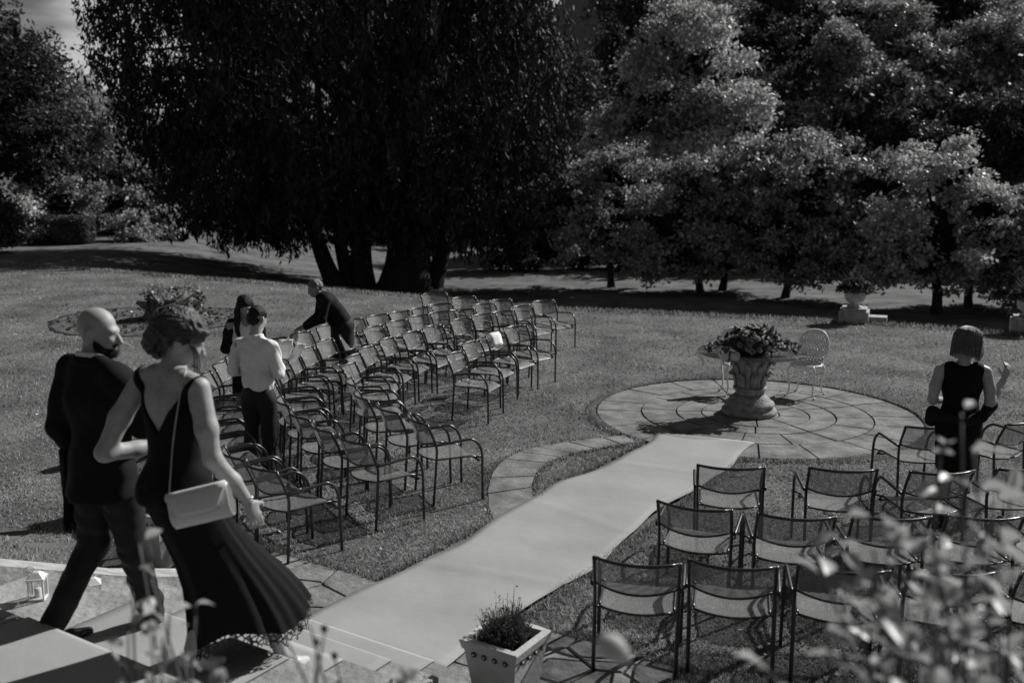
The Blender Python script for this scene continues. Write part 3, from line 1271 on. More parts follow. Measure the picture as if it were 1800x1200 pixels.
def build_planter(x, y, label, seed, plant_label, h=0.45):
    rz = math.atan2(NDIR[1], NDIR[0])
    root = empty('planter', (x, y, 0.022), rz, label, 'planter', 'square white planters beside the steps')
    w = 0.185
    m = MB()
    # hollow tapered box
    def ring(r, z):
        return [(-r, -r, z), (r, -r, z), (r, r, z), (-r, r, z)]
    R_ = [ring(w - 0.065, 0), ring(w - 0.012, h - 0.055)]
    V = [p for r_ in R_ for p in r_]
    m.add(V, [(3, 2, 1, 0)] + [(k, (k + 1) % 4, 4 + (k + 1) % 4, 4 + k) for k in range(4)])
    m.build('body', 'planter', root)
    m = MB()
    V = ring(w - 0.004, h - 0.056) + ring(w + 0.008, h - 0.006) + ring(w + 0.004, h) + ring(w - 0.036, h) + ring(w - 0.045, h - 0.06)
    F = []
    for i in range(4):
        for k in range(4):
            F.append((i * 4 + k, i * 4 + (k + 1) % 4, (i + 1) * 4 + (k + 1) % 4, (i + 1) * 4 + k))
    m.add(V, F + [(3, 2, 1, 0)])
    m.build('rim', 'planter', root)
    for sgn_axis in (0, 1, 2, 3):
        a = sgn_axis * PI / 2
        M = Matrix.Rotation(a, 4, 'Z')
        for k in range(4):
            xk = -0.105 + k * 0.07
            g = MB()
            g.lathe([(0.017, -0.002), (0.017, 0.004), (0.0, 0.005)], 10, cap=False)
            for v in range(len(g.v)):
                p = Vector(g.v[v])
                q = M @ Vector((xk + p.x, -(w - 0.0125) - p.z, h - 0.078 + p.y))
                g.v[v] = tuple(q)
            g.build('rim_mark', 'planter_mark', root)
            g = MB()
            g.ball(tuple(M @ Vector((xk, -(w - 0.006), h - 0.078))), 0.006, 6, 5)
            g.build('stud', 'stud', root)
    m = MB()
    m.add(ring(w - 0.03, h - 0.05), [(0, 1, 2, 3)])
    m.build('soil', 'soil', root)
    # shrub
    p = empty('lavender_plant', (x, y, h - 0.03), rz, plant_label, 'plant', 'low shrubs in the white planters')
    rng = np.random.default_rng(seed)
    n = 520
    A = rng.uniform(0, 2 * PI, n)
    r0 = rng.uniform(0, 0.10, n)
    lean = rng.uniform(0.0, 0.09, n)
    hh = rng.uniform(0.07, 0.2, n) * (1.1 - r0 * 3)
    hh[:60] *= 1.5
    V = []
    for k in range(n):
        b0 = np.array([r0[k] * math.cos(A[k]), r0[k] * math.sin(A[k]), 0])
        tip = b0 + np.array([lean[k] * math.cos(A[k]) + rng.normal() * 0.015, lean[k] * math.sin(A[k]) + rng.normal() * 0.015, hh[k]])
        sd = np.array([-math.sin(A[k] + 1), math.cos(A[k] + 1), 0]) * 0.004
        V += [b0 - sd, b0 + sd, tip + sd * 0.4, tip - sd * 0.4]
    obj('stem', np_mesh('stem', np.array(V), 4), 'lavender', p)
    t = rng.uniform(0.2, 1, (2600, 1))
    k = rng.integers(0, n, 2600)
    VV = np.array(V).reshape(n, 4, 3)
    base, tip = VV[:, :2].mean(1), VV[:, 2:].mean(1)
    pts = base[k] + (tip - base)[k] * t + rng.normal(size=(2600, 3)) * 0.008
    o = leaf_cloud('foliage', 'lavender', p, pts, 0.026, 0.006, seed, 1.2)
    g = leaf_cloud('blossom', 'flower_grey', p, tip[rng.integers(0, n, 90)] + rng.normal(size=(90, 3)) * 0.006, 0.02, 0.01, seed + 3, 1.0)


build_planter(*stw(0.015, 0.545), 'white square planter with studded rim at the bottom right of the steps', 31, 'lavender-like shrub growing in the right planter')
build_planter(*stw(-0.32, -2.88), 'white square planter behind the couple, left of the steps', 32, 'dark leafy shrub growing in the left planter')

# ------------------------------------------------------------------ lanterns


def build_lantern(s, t, label, rz):
    x, y = stw(s, t)
    root = empty('lantern', (x, y, step_z(s) + 0.001), rz, label, 'lantern', 'small white lanterns on the steps')
    root.scale = (0.8, 0.8, 0.8)
    w, h = 0.055, 0.15
    m = MB()
    m.box(-w, w, -w, w, 0, 0.014)
    m.build('base', 'lantern_white', root)
    for sx in (-1, 1):
        for sy in (-1, 1):
            m = MB()
            m.box(sx * (w - 0.006) - 0.005, sx * (w - 0.006) + 0.005, sy * (w - 0.006) - 0.005, sy * (w - 0.006) + 0.005, 0.014, h)
            m.build('post', 'lantern_white', root)
    m = MB()
    m.box(-w - 0.006, w + 0.006, -w - 0.006, w + 0.006, h, h + 0.012)
    V = [(-w, -w, h + 0.012), (w, -w, h + 0.012), (w, w, h + 0.012), (-w, w, h + 0.012), (-0.02, -0.02, h + 0.05), (0.02, -0.02, h + 0.05), (0.02, 0.02, h + 0.05), (-0.02, 0.02, h + 0.05)]
    m.add(V, [(4, 5, 6, 7)] + [(k, (k + 1) % 4, 4 + (k + 1) % 4, 4 + k) for k in range(4)])
    m.build('roof', 'lantern_white', root)
    m = MB()
    m.tube([(-0.04 + 0.045 * math.cos(a) * 1.0, 0.0, h + 0.05 + 0.04 * math.sin(a)) for a in [PI * k / 10 for k in range(11)]], 0.0035, 5)
    m.build('handle', 'lantern_white', root)
    m = MB()
    m.lathe([(0.024, 0.015), (0.024, 0.075), (0.018, 0.08), (0.0, 0.078)], 14, cap=False)
    m.tube([(0, 0, 0.076), (0.001, 0, 0.09)], 0.0012, 4)
    m.build('candle', 'candle', root)
    for k in range(4):
        M = Matrix.Rotation(k * PI / 2, 4, 'Z')
        m = MB()
        m.box(-w + 0.012, w - 0.012, -w + 0.005, -w + 0.007, 0.015, h - 0.001, M)
        m.build('pane', 'glass', root)


build_lantern(1.42, -1.72, 'small white lantern on the steps, left of the walking man', R(10))
build_lantern(1.05, -1.76, 'small white lantern on the steps, behind the walking man\'s legs', R(25))

# ------------------------------------------------------------------ stump in its round bed


def build_stump():
    bx, by, br = -7.3, 20.0, 1.95
    n = 64
    b = MB()
    V = [(bx, by, float(ground_z(bx, by)) + 0.012)]
    rr = random.Random(2)
    rad = [br * (1 + 0.05 * math.sin(3 * a) + rr.uniform(-.015, .015)) for a in [2 * PI * k / n for k in range(n)]]
    for k in range(n):
        a = 2 * PI * k / n
        x, y = bx + rad[k] * math.cos(a), by + rad[k] * math.sin(a)
        V.append((x, y, float(ground_z(x, y)) + 0.01))
    for k in range(n):
        a = 2 * PI * k / n
        r = rad[k] + 0.08 + 0.07 * max(0, math.sin(a)) + rr.uniform(-.04, .04)
        x, y = bx + r * math.cos(a), by + r * math.sin(a)
        V.append((x, y, float(ground_z(x, y)) + 0.008))
    b.add(V[:n + 1], [(0, 1 + k, 1 + (k + 1) % n) for k in range(n)])
    o = b.build('planting_bed', 'bed_turf')
    tag(o, 'round rough bed cut into the lawn around the stump', None, None, 'structure')
    b = MB()
    b.add(V[1:], [(k, (k + 1) % n, n + (k + 1) % n, n + k) for k in range(n)])
    b.build('bed_edge', 'soil', o)
    root = empty('tree_stump', (-6.95, 20.25, float(ground_z(-6.95, 20.25))), 0.3 - 1e-9, 'wide broken tree stump grown over with ivy in the round bed', 'stump')
    root.scale = (0.86, 0.86, 0.8)
    rng = np.random.default_rng(9)
    ns = 48
    rings = []
    for i in range(9):
        f = i / 8
        ring = []
        for k in range(ns):
            a = 2 * PI * k / ns
            r = (0.56 + 0.16 * (1 - f) ** 3) * (1 + 0.09 * math.sin(5 * a + 1) + 0.06 * math.sin(9 * a + 2 + f) + 0.03 * math.sin(17 * a))
            top = 0.60 + 0.10 * math.sin(2 * a + 0.5) + 0.07 * math.sin(7 * a) + 0.05 * math.sin(13 * a + 1)
            ring.append((r * math.cos(a) * 1.05, r * math.sin(a) * 0.85, -0.05 + f * top))
        rings.append(ring)
    for f in (0.75, 0.4, 0.05):
        ring = []
        for k in range(ns):
            x, y, z = rings[8][k]
            ring.append((x * f, y * f, 0.5 - 0.12 * (1 - f) + (z - 0.55) * f * 0.8))
        rings.append(ring)
    m = MB()
    m.rings(rings, caps=False)
    m.build('trunk', 'stump_wood', root)
    m = MB()
    m.tube([(0.35, -0.3, 0.0), (0.62, -0.5, 0.06), (0.85, -0.6, -0.02)], [0.14, 0.08, 0.04], 8)
    m.build('root', 'stump_wood', root)
    m = MB()
    m.tube([(-0.4, -0.2, 0.3), (-0.66, -0.28, 0.42), (-0.8, -0.3, 0.5)], [0.13, 0.09, 0.05], 8)
    m.build('root', 'stump_wood', root)
    A = rng.uniform(0, 2 * PI, 1500)
    z = rng.uniform(0.0, 0.75, 1500)
    keep = (np.sin(A * 3 + z * 4) + rng.normal(size=1500) * 0.4) > 0.35
    A, z = A[keep], z[keep]
    r = 0.63 + rng.normal(size=len(A)) * 0.05
    pts = np.stack([r * np.cos(A) * 1.05, r * np.sin(A) * 0.88, z], 1)
    tag(leaf_cloud('ivy', 'ivy', root, pts, 0.085, 0.07, 3), kind='stuff')
    for k_, (c_, n_) in enumerate((((-0.32, 0.0, 0.78), 260), ((0.4, 0.1, 0.76), 200))):
        pts = rng.normal(size=(n_, 3)) * np.array([0.11, 0.11, 0.07]) + np.array(c_)
        tag(leaf_cloud('top_growth', 'leaf_mid', root, pts, 0.08, 0.03, 4 + k_, 1.0), kind='stuff')
    # ground leaves in the bed
    n = 420
    a = rng.uniform(0, 2 * PI, n)
    q = np.sqrt(rng.uniform(0, 1, n)) * br * 0.95
    x, y = bx + q * np.cos(a), by + q * np.sin(a)
    pts = np.stack([x, y, ground_z(x, y) + 0.03], 1)
    o = leaf_cloud('bed_leaf_cover', 'ivy', None, pts, 0.09, 0.06, 11, 0.1)
    tag(o, 'low scattered leaves covering the round bed', 'ground cover', None, 'stuff')


build_stump()

# ------------------------------------------------------------------ trees
CP, SP = math.cos(PITCH), math.sin(PITCH)


def at(px, py, Y):
    """point of the place at distance Y seen in direction (px, py) of the 1800 x 1200 survey picture"""
    a, b = (px - 900) / 1750, (600 - py) / 1750
    t = Y / (CP + b * SP)
    return Vector((a * t, Y, 3.1 + t * (-SP + b * CP)))


def lobe_points(rng, lobes, n, inner=0.45, shell=0.3):
    lobes = np.array(lobes, float)
    area = (lobes[:, 3] * lobes[:, 4] + lobes[:, 4] * lobes[:, 5] + lobes[:, 3] * lobes[:, 5])
    out = np.zeros((0, 3))
    outn = np.zeros((0, 3))
    while len(out) < n:
        k = rng.choice(len(lobes), n, p=area / area.sum())
        u = rng.normal(size=(n, 3))
        u /= np.linalg.norm(u, axis=1, keepdims=True)
        f = np.clip(1 - np.abs(rng.normal(size=(n, 1))) * shell, inner, 1) * (1 + 0.1 * rng.normal(size=(n, 1)).clip(-1, 1.6)) * np.where(rng.uniform(size=(n, 1)) < 0.16, rng.uniform(1.0, 1.55, (n, 1)), 1)
        p = lobes[k, :3] + u * lobes[k, 3:6] * f
        deep = np.zeros(n, bool)
        for L in lobes:
            q = (((p - L[:3]) / L[3:6]) ** 2).sum(1)
            deep |= q < 0.3
        p, u = p[~deep], u[~deep]
        out = np.concatenate([out, p])
        outn = np.concatenate([outn, u])
    return out[:n], outn[:n]


def foliage(name, m_, parent, rng, lobes, nclump, per, L, W, cr, up=0.2, shell=0.3, hang=0.0, inner=0.45, floor=None):
    if hang == 0:
        # billows: every bough carries smaller ones, with gaps between
        sub = []
        for l in lobes:
            l = np.array(l, float)
            for k in range(13):
                u = rng.normal(size=3)
                u /= np.linalg.norm(u)
                f = rng.uniform(0.18, 0.42)
                sub.append((*(l[:3] + u * l[3:6] * rng.uniform(0.6, 1.12)), *(l[3:6] * f * np.array([1.15, 1.15, 0.85]))))
        lobes = sub
        inner, shell = 0.3, 0.38
    C, Nn = lobe_points(rng, lobes, nclump, inner, shell)
    if hang > 0:
        ln = rng.uniform(0.35, 1.0, (nclump, 1, 1)) * hang
        t = rng.uniform(0, 1, (nclump, per, 1))
        off = np.zeros((nclump, per, 3))
        off[:, :, 2:3] = -t * ln
        off += Nn[:, None, :] * (np.sqrt(t) * 0.25 * ln) * np.array([1, 1, 0])
        off += rng.normal(size=(nclump, per, 3)) * cr * (1 - 0.6 * t)
    else:
        rr = rng.uniform(0.45, 1.25, (nclump, 1, 1))
        off = rng.normal(size=(nclump, per, 3)) * cr * rr * np.array([1, 1, 0.6])
    P = (C[:, None, :] + off).reshape(-1, 3)
    if floor is not None:
        ok = P[:, 2] > floor(P)
        P = P[ok]
    n = len(P)
    if hang > 0:
        U = rng.normal(size=(n, 3)) * 0.45 + np.array([0, 0, -1.0])
        U /= np.linalg.norm(U, axis=1, keepdims=True)
        Wv = np.cross(U, rng.normal(size=(n, 3)))
    else:
        F_ = rng.normal(size=(n, 3)) * 0.75 + np.repeat(Nn, per, 0) * 0.55 + np.array([0, 0, 0.45])
        U = np.cross(F_, rng.normal(size=(n, 3)))
        U /= np.linalg.norm(U, axis=1, keepdims=True) + 1e-9
        Wv = np.cross(F_, U)
    Wv /= np.linalg.norm(Wv, axis=1, keepdims=True) + 1e-9
    sc = rng.uniform(0.6, 1.45, (n, 1))
    V = np.stack([P - U * L / 2 * sc, P + Wv * W / 2 * sc, P + U * L / 2 * sc, P - Wv * W / 2 * sc], 1).reshape(-1, 3)
    return obj(name, np_mesh(name, V, 4), m_, parent)


def trunk_mesh(m, base, top, r0, r1, rng, bend=0.4, seg=9, n=7):
    pts = []
    for i in range(n):
        f = i / (n - 1)
        p = Vector(base).lerp(Vector(top), f)
        if 0 < i < n - 1:
            p += Vector((rng.uniform(-1, 1), rng.uniform(-1, 1), 0)) * bend * 0.3
        pts.append(p)
    pts = smooth_path(pts, 3)
    k = len(pts)
    rs = []
    for i in range(k):
        f = i / (k - 1)
        rs.append(r0 + (r1 - r0) * f + r0 * 0.45 * max(0, 1 - f * 7) ** 2)
    m.tube(pts, rs, seg)
    return pts


def tree(name, label, x, y, lobes, m_, nclump, per, L, W, cr, seed, trunk=0.3, bark='bark_grey', group='trees beyond the lawn', hang=0.0, cat='tree', shell=0.3, lean=(0, 0), up=0.2, limbs=6):
    rng = np.random.default_rng(seed)
    pr = random.Random(seed)
    gz = float(ground_z(x, y))
    root = empty(name, (x, y, gz), 0, label, cat, group)
    rel = [(l[0] - x, l[1] - y, l[2] - gz, l[3], l[4], l[5]) for l in lobes]
    topz = max(l[2] + l[5] * 0.5 for l in rel)
    cx = sum(l[0] for l in rel) / len(rel)
    cy = sum(l[1] for l in rel) / len(rel)
    m = MB()
    pts = trunk_mesh(m, (0, 0, -0.25), (cx * 0.5 + lean[0], cy * 0.5 + lean[1], topz), trunk, trunk * 0.2, pr, trunk * 2)
    m.build('trunk', bark, root)
    m = MB()
    for k in range(limbs):
        l = pr.choice(rel)
        a = pts[int(len(pts) * pr.uniform(0.25, 0.75))]
        u = Vector((pr.uniform(-1, 1), pr.uniform(-1, 1), pr.uniform(-0.1, 0.8))).normalized()
        e = Vector(l[:3]) + Vector((u.x * l[3], u.y * l[4], u.z * l[5])) * 0.75
        mid = (a + e) / 2 + Vector((0, 0, 0.12 * (e - a).length))
        q = smooth_path([a, mid, e], 5)
        m.tube(q, [trunk * 0.4 * (1 - 0.85 * i / (len(q) - 1)) for i in range(len(q))], 6)
    m.build('limb', bark, root)
    foliage('crown', m_, root, rng, rel, nclump, per, L, W, cr, up, shell, hang)
    # large dark cards added inside the crown to block sun, standing for deep shade
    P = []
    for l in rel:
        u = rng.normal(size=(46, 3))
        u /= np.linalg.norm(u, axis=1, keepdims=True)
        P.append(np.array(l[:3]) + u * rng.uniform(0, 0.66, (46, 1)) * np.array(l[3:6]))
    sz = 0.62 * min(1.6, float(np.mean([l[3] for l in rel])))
    tag(leaf_cloud('crown_light_block', 'crown_block_dark', root, np.concatenate(P), sz, sz * 0.7, seed + 5), kind='stuff')
    return root


def lob(px, py, Y, rx, rz, ry=None):
    p = at(px, py, Y)
    return (p.x, p.y, p.z, rx, ry if ry else rx, rz)


# the great weeping tree in the middle, several trunks from one base
def build_big_tree():
    rng = np.random.default_rng(77)
    pr = random.Random(77)
    x, y = -6.2, 43.4
    gz = float(ground_z(x, y))
    root = empty('weeping_tree', (x, y, gz), 0, 'huge dark weeping conifer with several trunks at the middle of the lawn', 'tree')
    Y = 43.4
    lobes = [lob(560, 120, Y, 6.5, 6.0, 5), lob(330, 60, Y, 3.9, 4.6, 3.6), lob(300, 150, Y, 2.4, 3.2, 2.6), lob(420, 260, Y, 3.2, 3.9, 3.4), lob(560, 310, Y, 4.6, 3.2, 4),
             lob(760, 160, Y, 4.3, 5.2, 4.4), lob(800, 320, Y, 3.2, 3.0, 3.4), lob(905, 130, Y, 1.9, 4.8, 3), lob(930, 300, Y, 1.8, 3.0, 2.4), lob(640, -60, Y, 7.0, 4.2, 5),
             lob(400, -40, Y, 3.6, 3.0, 3.4), lob(820, -20, Y, 2.9, 3.8, 3.6), lob(390, 375, Y, 1.5, 1.2, 1.6), lob(700, 390, Y - 1, 2.2, 1.6, 2)]
    rel = [(l[0] - x, l[1] - y, l[2] - gz, *l[3:]) for l in lobes]
    for (bx, by, tx, tz, r) in ((1.5, 0.0, 2.2, 13, 1.05), (-0.35, 0.3, 0.0, 12, 0.5), (-1.3, -0.2, -4.6, 9, 0.42), (-0.9, 0.5, -2.6, 11, 0.34), (2.6, 0.3, 5.0, 10, 0.4)):
        m = MB()
        trunk_mesh(m, (bx, by, -0.3), (tx, by + 0.4, tz), r, r * 0.25, pr, 0.5, 12, 8)
        m.build('trunk', 'bark', root)
    m = MB()
    for k in range(46):
        l = pr.choice(rel)
        u = Vector((pr.uniform(-1, 1), pr.uniform(-1, 0.4), pr.uniform(-0.4, 0.7))).normalized()
        e = Vector(l[:3]) + Vector((u.x * l[3], u.y * l[4], u.z * l[5])) * 0.9
        a = Vector((pr.uniform(-0.6, 1.8), 0.2, max(2.0, e.z * pr.uniform(0.4, 0.75))))
        mid = (a + e) / 2 + Vector((0, 0, 0.16 * (e - a).length))
        q = smooth_path([a, mid, e], 5)
        m.tube(q, [0.16 * (1 - 0.85 * i / (len(q) - 1)) for i in range(len(q))], 5)
    m.build('limb', 'bark', root)
    floor = lambda P: np.interp(P[:, 0], [-14, -8, -5, 1, 4, 6, 9], [3.4, 2.3, 1.7, 2.0, 1.15, 1.3, 2.4]) + 0.35 * np.sin(P[:, 0] * 2.3) + 0.25 * np.sin(P[:, 0] * 5.1 + P[:, 1] * 3)
    foliage('crown', 'leaf_yew', root, rng, rel, 7000, 24, 0.27, 0.08, 0.17, 0.0, 0.34, 1.7, 0.2, floor)


build_big_tree()

# orchard trees in a row on the lower lawn
AP = 'small fruit trees on the lower lawn'


def orchard(px, py, lob_list, seed, label, m_='leaf_mid', trunk=0.17, nc=640, per=40):
    a, b = (px - 900) / 1750, (600 - py) / 1750
    t = (LOW - 3.1) / (-SP + b * CP)
    x, y = a * t, (CP + b * SP) * t
    lobes = [lob(q[0], q[1], y + (q[4] if len(q) > 4 else 0), q[2] * 1.12, q[3] * 1.06) for q in lob_list]
    lobes += [lob(q[0], q[1] + 26, y - 0.5, q[2] * 0.95, q[3] * 0.7) for q in lob_list if q[1] > 330]
    return tree('fruit_tree', label, x, y, lobes, m_, nc, per, 0.17, 0.1, 0.2, seed, trunk, 'bark', AP, shell=0.28, limbs=8)


orchard(1075, 506, [(1060, 370, 2.3, 2.2), (1090, 290, 1.5, 1.3), (1000, 350, 1.4, 1.2), (960, 410, 1.3, 0.9), (1130, 400, 1.3, 1.5)], 101, 'leafy fruit tree with a single trunk beside the weeping conifer')
orchard(1232, 515, [(1190, 400, 1.7, 1.9), (1210, 330, 1.5, 1.2), (1260, 420, 1.6, 1.5)], 102, 'fruit tree on a thin trunk, left one of the close pair')
orchard(1268, 512, [(1300, 370, 2.0, 2.2), (1340, 300, 1.9, 1.3), (1260, 310, 1.6, 1.1)], 103, 'fruit tree on a thin trunk, right one of the close pair')
orchard(1378, 526, [(1420, 340, 2.4, 2.1), (1470, 300, 2.0, 1.4), (1380, 420, 1.8, 1.6), (1500, 390, 1.7, 1.7)], 104, 'wide spreading fruit tree left of the left urn')
orchard(1503, 536, [(1520, 400, 1.6, 1.8), (1540, 330, 1.3, 1.0), (1480, 440, 1.2, 1.0)], 105, 'fruit tree seen just above the left urn')
orchard(1645, 552, [(1640, 400, 1.9, 2.1), (1665, 300, 1.1, 1.0), (1725, 380, 1.3, 1.4), (1580, 440, 1.0, 1.1)], 106, 'bright-leaved fruit tree above the woman with bobbed hair', 'leaf_light', 0.2)
orchard(1703, 535, [(1740, 430, 1.5, 1.4), (1700, 360, 1.3, 1.3)], 107, 'fruit tree half hidden behind the bright-leaved one')
orchard(1830, 550, [(1830, 440, 1.7, 1.8), (1800, 400, 1.0, 1.0)], 108, 'fruit tree cut by the right edge of the picture')

# left boundary
LB = 'trees along the left boundary'
KL = 0.69


def lbl(px, py, Y, rx, rz):
    return lob(px, py, Y * KL, rx * KL, rz * KL)


tree('evergreen_tree', 'tall dark evergreen tree at the far left', -25, 48.5, [lbl(20, 180, 70, 4.3, 5.2), lbl(70, 270, 70, 4.2, 3.2), lbl(-20, 300, 70, 4, 4), lbl(10, 90, 70, 2.6, 3), lbl(60, 140, 70, 2.2, 2.2)], 'leaf_dark', 1000, 22, 0.24, 0.12, 0.36, 201, 0.3, group=LB)
tree('broadleaf_tree', 'light topped broadleaf tree right of the tall evergreen', -23, 55, [lbl(130, 200, 80, 3.4, 3.2), lbl(170, 250, 80, 3.2, 3.4), lbl(100, 190, 80, 2.6, 2.4), lbl(150, 320, 80, 4, 3)], 'leaf_light', 900, 22, 0.24, 0.14, 0.36, 202, 0.28, group=LB)
tree('broadleaf_tree', 'mid grey broadleaf tree between the hedge and the conifer', -21, 53, [lbl(205, 270, 77, 2.4, 3.4), lbl(235, 320, 77, 2.4, 2.6), lbl(190, 350, 77, 2.6, 2.2)], 'leaf_mid', 800, 22, 0.24, 0.13, 0.36, 203, 0.28, group=LB)
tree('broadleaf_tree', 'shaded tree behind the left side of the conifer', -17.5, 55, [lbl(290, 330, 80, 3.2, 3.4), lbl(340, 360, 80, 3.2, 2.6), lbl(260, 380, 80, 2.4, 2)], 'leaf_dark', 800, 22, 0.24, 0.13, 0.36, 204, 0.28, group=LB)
for k, (px, py, Y, r, rz, m_, lab) in enumerate(((25, 385, 66, 1.9, 1.3, 'leaf_light', 'pale leaved shrub at the left edge beside the hedge'),
                                                (105, 350, 71, 2.6, 1.4, 'leaf_mid', 'broad shrub growing behind the clipped hedge'),
                                                (225, 405, 69, 1.3, 1.1, 'leaf_mid', 'small rounded shrub right of the clipped hedge'),
                                                (300, 400, 72, 1.5, 1.3, 'leaf_light', 'light shrub under the left edge of the conifer'),
                                                (-30, 380, 60, 2.2, 1.8, 'leaf_dark', 'dark shrub at the far left edge'))):
    p = at(px, py, Y * KL)
    tree('shrub', lab, p.x, Y * KL, [lbl(px, py, Y, r, rz), lbl(px + 10, py + 14, Y - 0.6, r * 0.8, rz * 0.8)], m_, 280, 20, 0.18, 0.1, 0.22, 220 + k, 0.06, group='shrubs along the left boundary', cat='shrub', limbs=4)


def build_hedge():
    rng = np.random.default_rng(41)
    x0, y0 = -20.6, 45.5
    gz = float(ground_z(x0, y0))
    root = empty('clipped_hedge', (x0, y0, gz), 0, 'clipped rounded hedge standing at the far left of the lawn', 'hedge')
    n = 16000
    # superellipsoid shell
    u = rng.normal(size=(n, 3))
    u = np.sign(u) * np.abs(u / np.linalg.norm(u, axis=1, keepdims=True)) ** 0.55
    pts = u * np.array([1.5, 0.8, 0.68]) * rng.uniform(0.93, 1.03, (n, 1)) + np.array([0, 0, 0.6])
    pts = pts[pts[:, 2] > 0]
    leaf_cloud('foliage', 'leaf_hedge', root, pts, 0.1, 0.055, 5)
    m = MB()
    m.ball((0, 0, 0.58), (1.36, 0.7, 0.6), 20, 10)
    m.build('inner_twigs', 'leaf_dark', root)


build_hedge()

# back row: sycamore, conifers, wooded hill
BK = 'trees on the wooded slope behind'
tree('sycamore_tree', 'bright rounded sycamore rising above the fruit trees', 12.3, 64, [lob(1215, 110, 64, 3.6, 3.4), lob(1260, 170, 64, 3.4, 3.0), lob(1140, 170, 64, 2.9, 2.6), lob(1200, 60, 64, 2.2, 1.6), lob(1290, 220, 64, 2.2, 1.6), lob(1110, 240, 64, 2.2, 1.9), lob(1190, 250, 63, 3.4, 1.9), lob(1250, 265, 63, 2.0, 1.4)],
     'leaf_light', 1150, 44, 0.25, 0.15, 0.36, 301, 0.5, 'bark', BK, limbs=12)
tree('conifer_tree', 'dark conifer just right of the great weeping tree', 3.2, 72, [lob(930, 110, 72, 1.9, 3.4), lob(990, 160, 72, 2.2, 3.4), lob(905, 40, 72, 1.8, 3), lob(975, 240, 72, 2.6, 3)], 'leaf_dark', 800, 22, 0.3, 0.13, 0.4, 302, 0.4, 'bark', BK)
tree('conifer_tree', 'tall black conifer behind the left side of the sycamore', 10, 88, [lob(1110, 10, 88, 3.2, 2.2), lob(1150, 60, 88, 4.2, 3.4), lob(1080, 90, 88, 2.4, 2.2), lob(1120, 150, 88, 4, 3.6), lob(1070, 200, 88, 3, 3), lob(1130, -60, 88, 4, 3)], 'leaf_dark', 900, 22, 0.34, 0.15, 0.5, 303, 0.5, 'bark', BK)
HT = [
    (470, 130, 80, 6, 7, 'leaf_dark', 'dark tree seen through the left of the weeping conifer'),
    (600, 60, 84, 6, 8, 'leaf_dark', 'dark tree seen through the middle of the weeping conifer'),
    (740, 120, 82, 6, 8, 'leaf_dark', 'dark tree seen through the right of the weeping conifer'),
    (800, 90, 80, 4, 8, 'leaf_dark', 'dark tree behind the right edge of the weeping conifer'),
    (430, 20, 86, 5, 5, 'leaf_dark', 'dark tree top behind the upper left of the weeping conifer'),
    (1330, 70, 92, 6, 5, 'leaf_dark', 'dark tree on the slope right of the sycamore top'),
    (1420, 30, 96, 5, 4, 'leaf_dark', 'dark tree high on the slope above the middle of the wood'),
    (1470, 90, 84, 2.4, 2.6, 'leaf_mid', 'pale crown standing alone on the slope'),
    (1520, 150, 84, 3.4, 3.0, 'leaf_mid', 'bushy light crown in the middle of the slope'),
    (1545, 55, 92, 4.4, 3.0, 'leaf_mid', 'light crowned tree at the top of the slope'),
    (1405, 215, 80, 2.0, 2.2, 'leaf_mid', 'small pale tree low on the slope'),
    (1630, 130, 88, 4.2, 3.6, 'leaf_mid', 'broad tree in the middle of the right slope'),
    (1680, 30, 98, 5, 4, 'leaf_dark', 'dark tree at the top right of the slope'),
    (1760, 100, 90, 3.8, 4.2, 'leaf_mid', 'light crown at the right edge of the slope'),
    (1800, 220, 82, 4.5, 3.5, 'leaf_dark', 'dark tree at the right edge below the light crown'),
    (1590, 250, 78, 3.6, 2.6, 'leaf_dark', 'dark low tree behind the fruit trees'),
    (1700, 230, 80, 3.8, 2.8, 'leaf_dark', 'dark tree above the bright-leaved fruit tree'),
    (1480, 280, 76, 3.4, 2.4, 'leaf_dark', 'dark low tree behind the spreading fruit tree'),
    (1340, 200, 84, 3.2, 3.4, 'leaf_dark', 'black tree beside the right flank of the sycamore'),
]
for k, (px, py, Y, rx, rz, m_, lab) in enumerate(HT):
    p = at(px, py, Y)
    pr = random.Random(400 + k)
    ls = [lob(px, py, Y, rx * 0.55, rz * 0.6)]
    for j in range(9):
        a = pr.uniform(0, 6.28)
        w_ = pr.uniform(0.6, 1.35)
        ls.append(lob(px + math.cos(a) * rx * 13 * w_, py + math.sin(a) * rz * 12 * w_ + 10, Y + pr.uniform(-1.5, 1.5), rx * pr.uniform(0.35, 0.55), rz * pr.uniform(0.35, 0.55)))
    tree('woodland_tree', lab, p.x, Y, ls, m_, 560 if px > 1200 else 300, 42, 0.27 if px > 1200 else 0.4, 0.15, 0.38, 420 + k, 0.35, 'bark', BK, limbs=5)


def build_wood():
    rng = np.random.default_rng(55)
    # undergrowth and farther crowns that read as one dark mass
    n = 4600
    x = rng.uniform(-60, 85, n)
    y = 76 + rng.gamma(2.0, 9.0, n)
    keep = ~((x / y > -0.55) & (x / y < -0.30) & (y > 84))
    x, y = x[keep], y[keep]
    z = ground_z(x, y)
    hgt = np.where(x > 4, rng.uniform(0.3, 8.5, len(x)), rng.uniform(0.2, 5.5, len(x)))
    hgt = np.where((x / y > 0.045) & (x / y < 0.09) & (hgt > 6), 4, hgt)
    hgt = np.where((x / y < -0.25), rng.uniform(0.2, 3.4, len(x)), hgt)
    C = np.stack([x, y, z + hgt], 1)
    per = 22
    P = (C[:, None, :] + rng.normal(size=(len(C), per, 3)) * np.array([0.75, 0.75, 0.6])).reshape(-1, 3)
    o = leaf_cloud('woodland', 'leaf_dark', None, P, 0.5, 0.26, 56)
    tag(o, 'dark mass of woodland covering the slope behind the lawn', 'woodland', None, 'stuff')


build_wood()

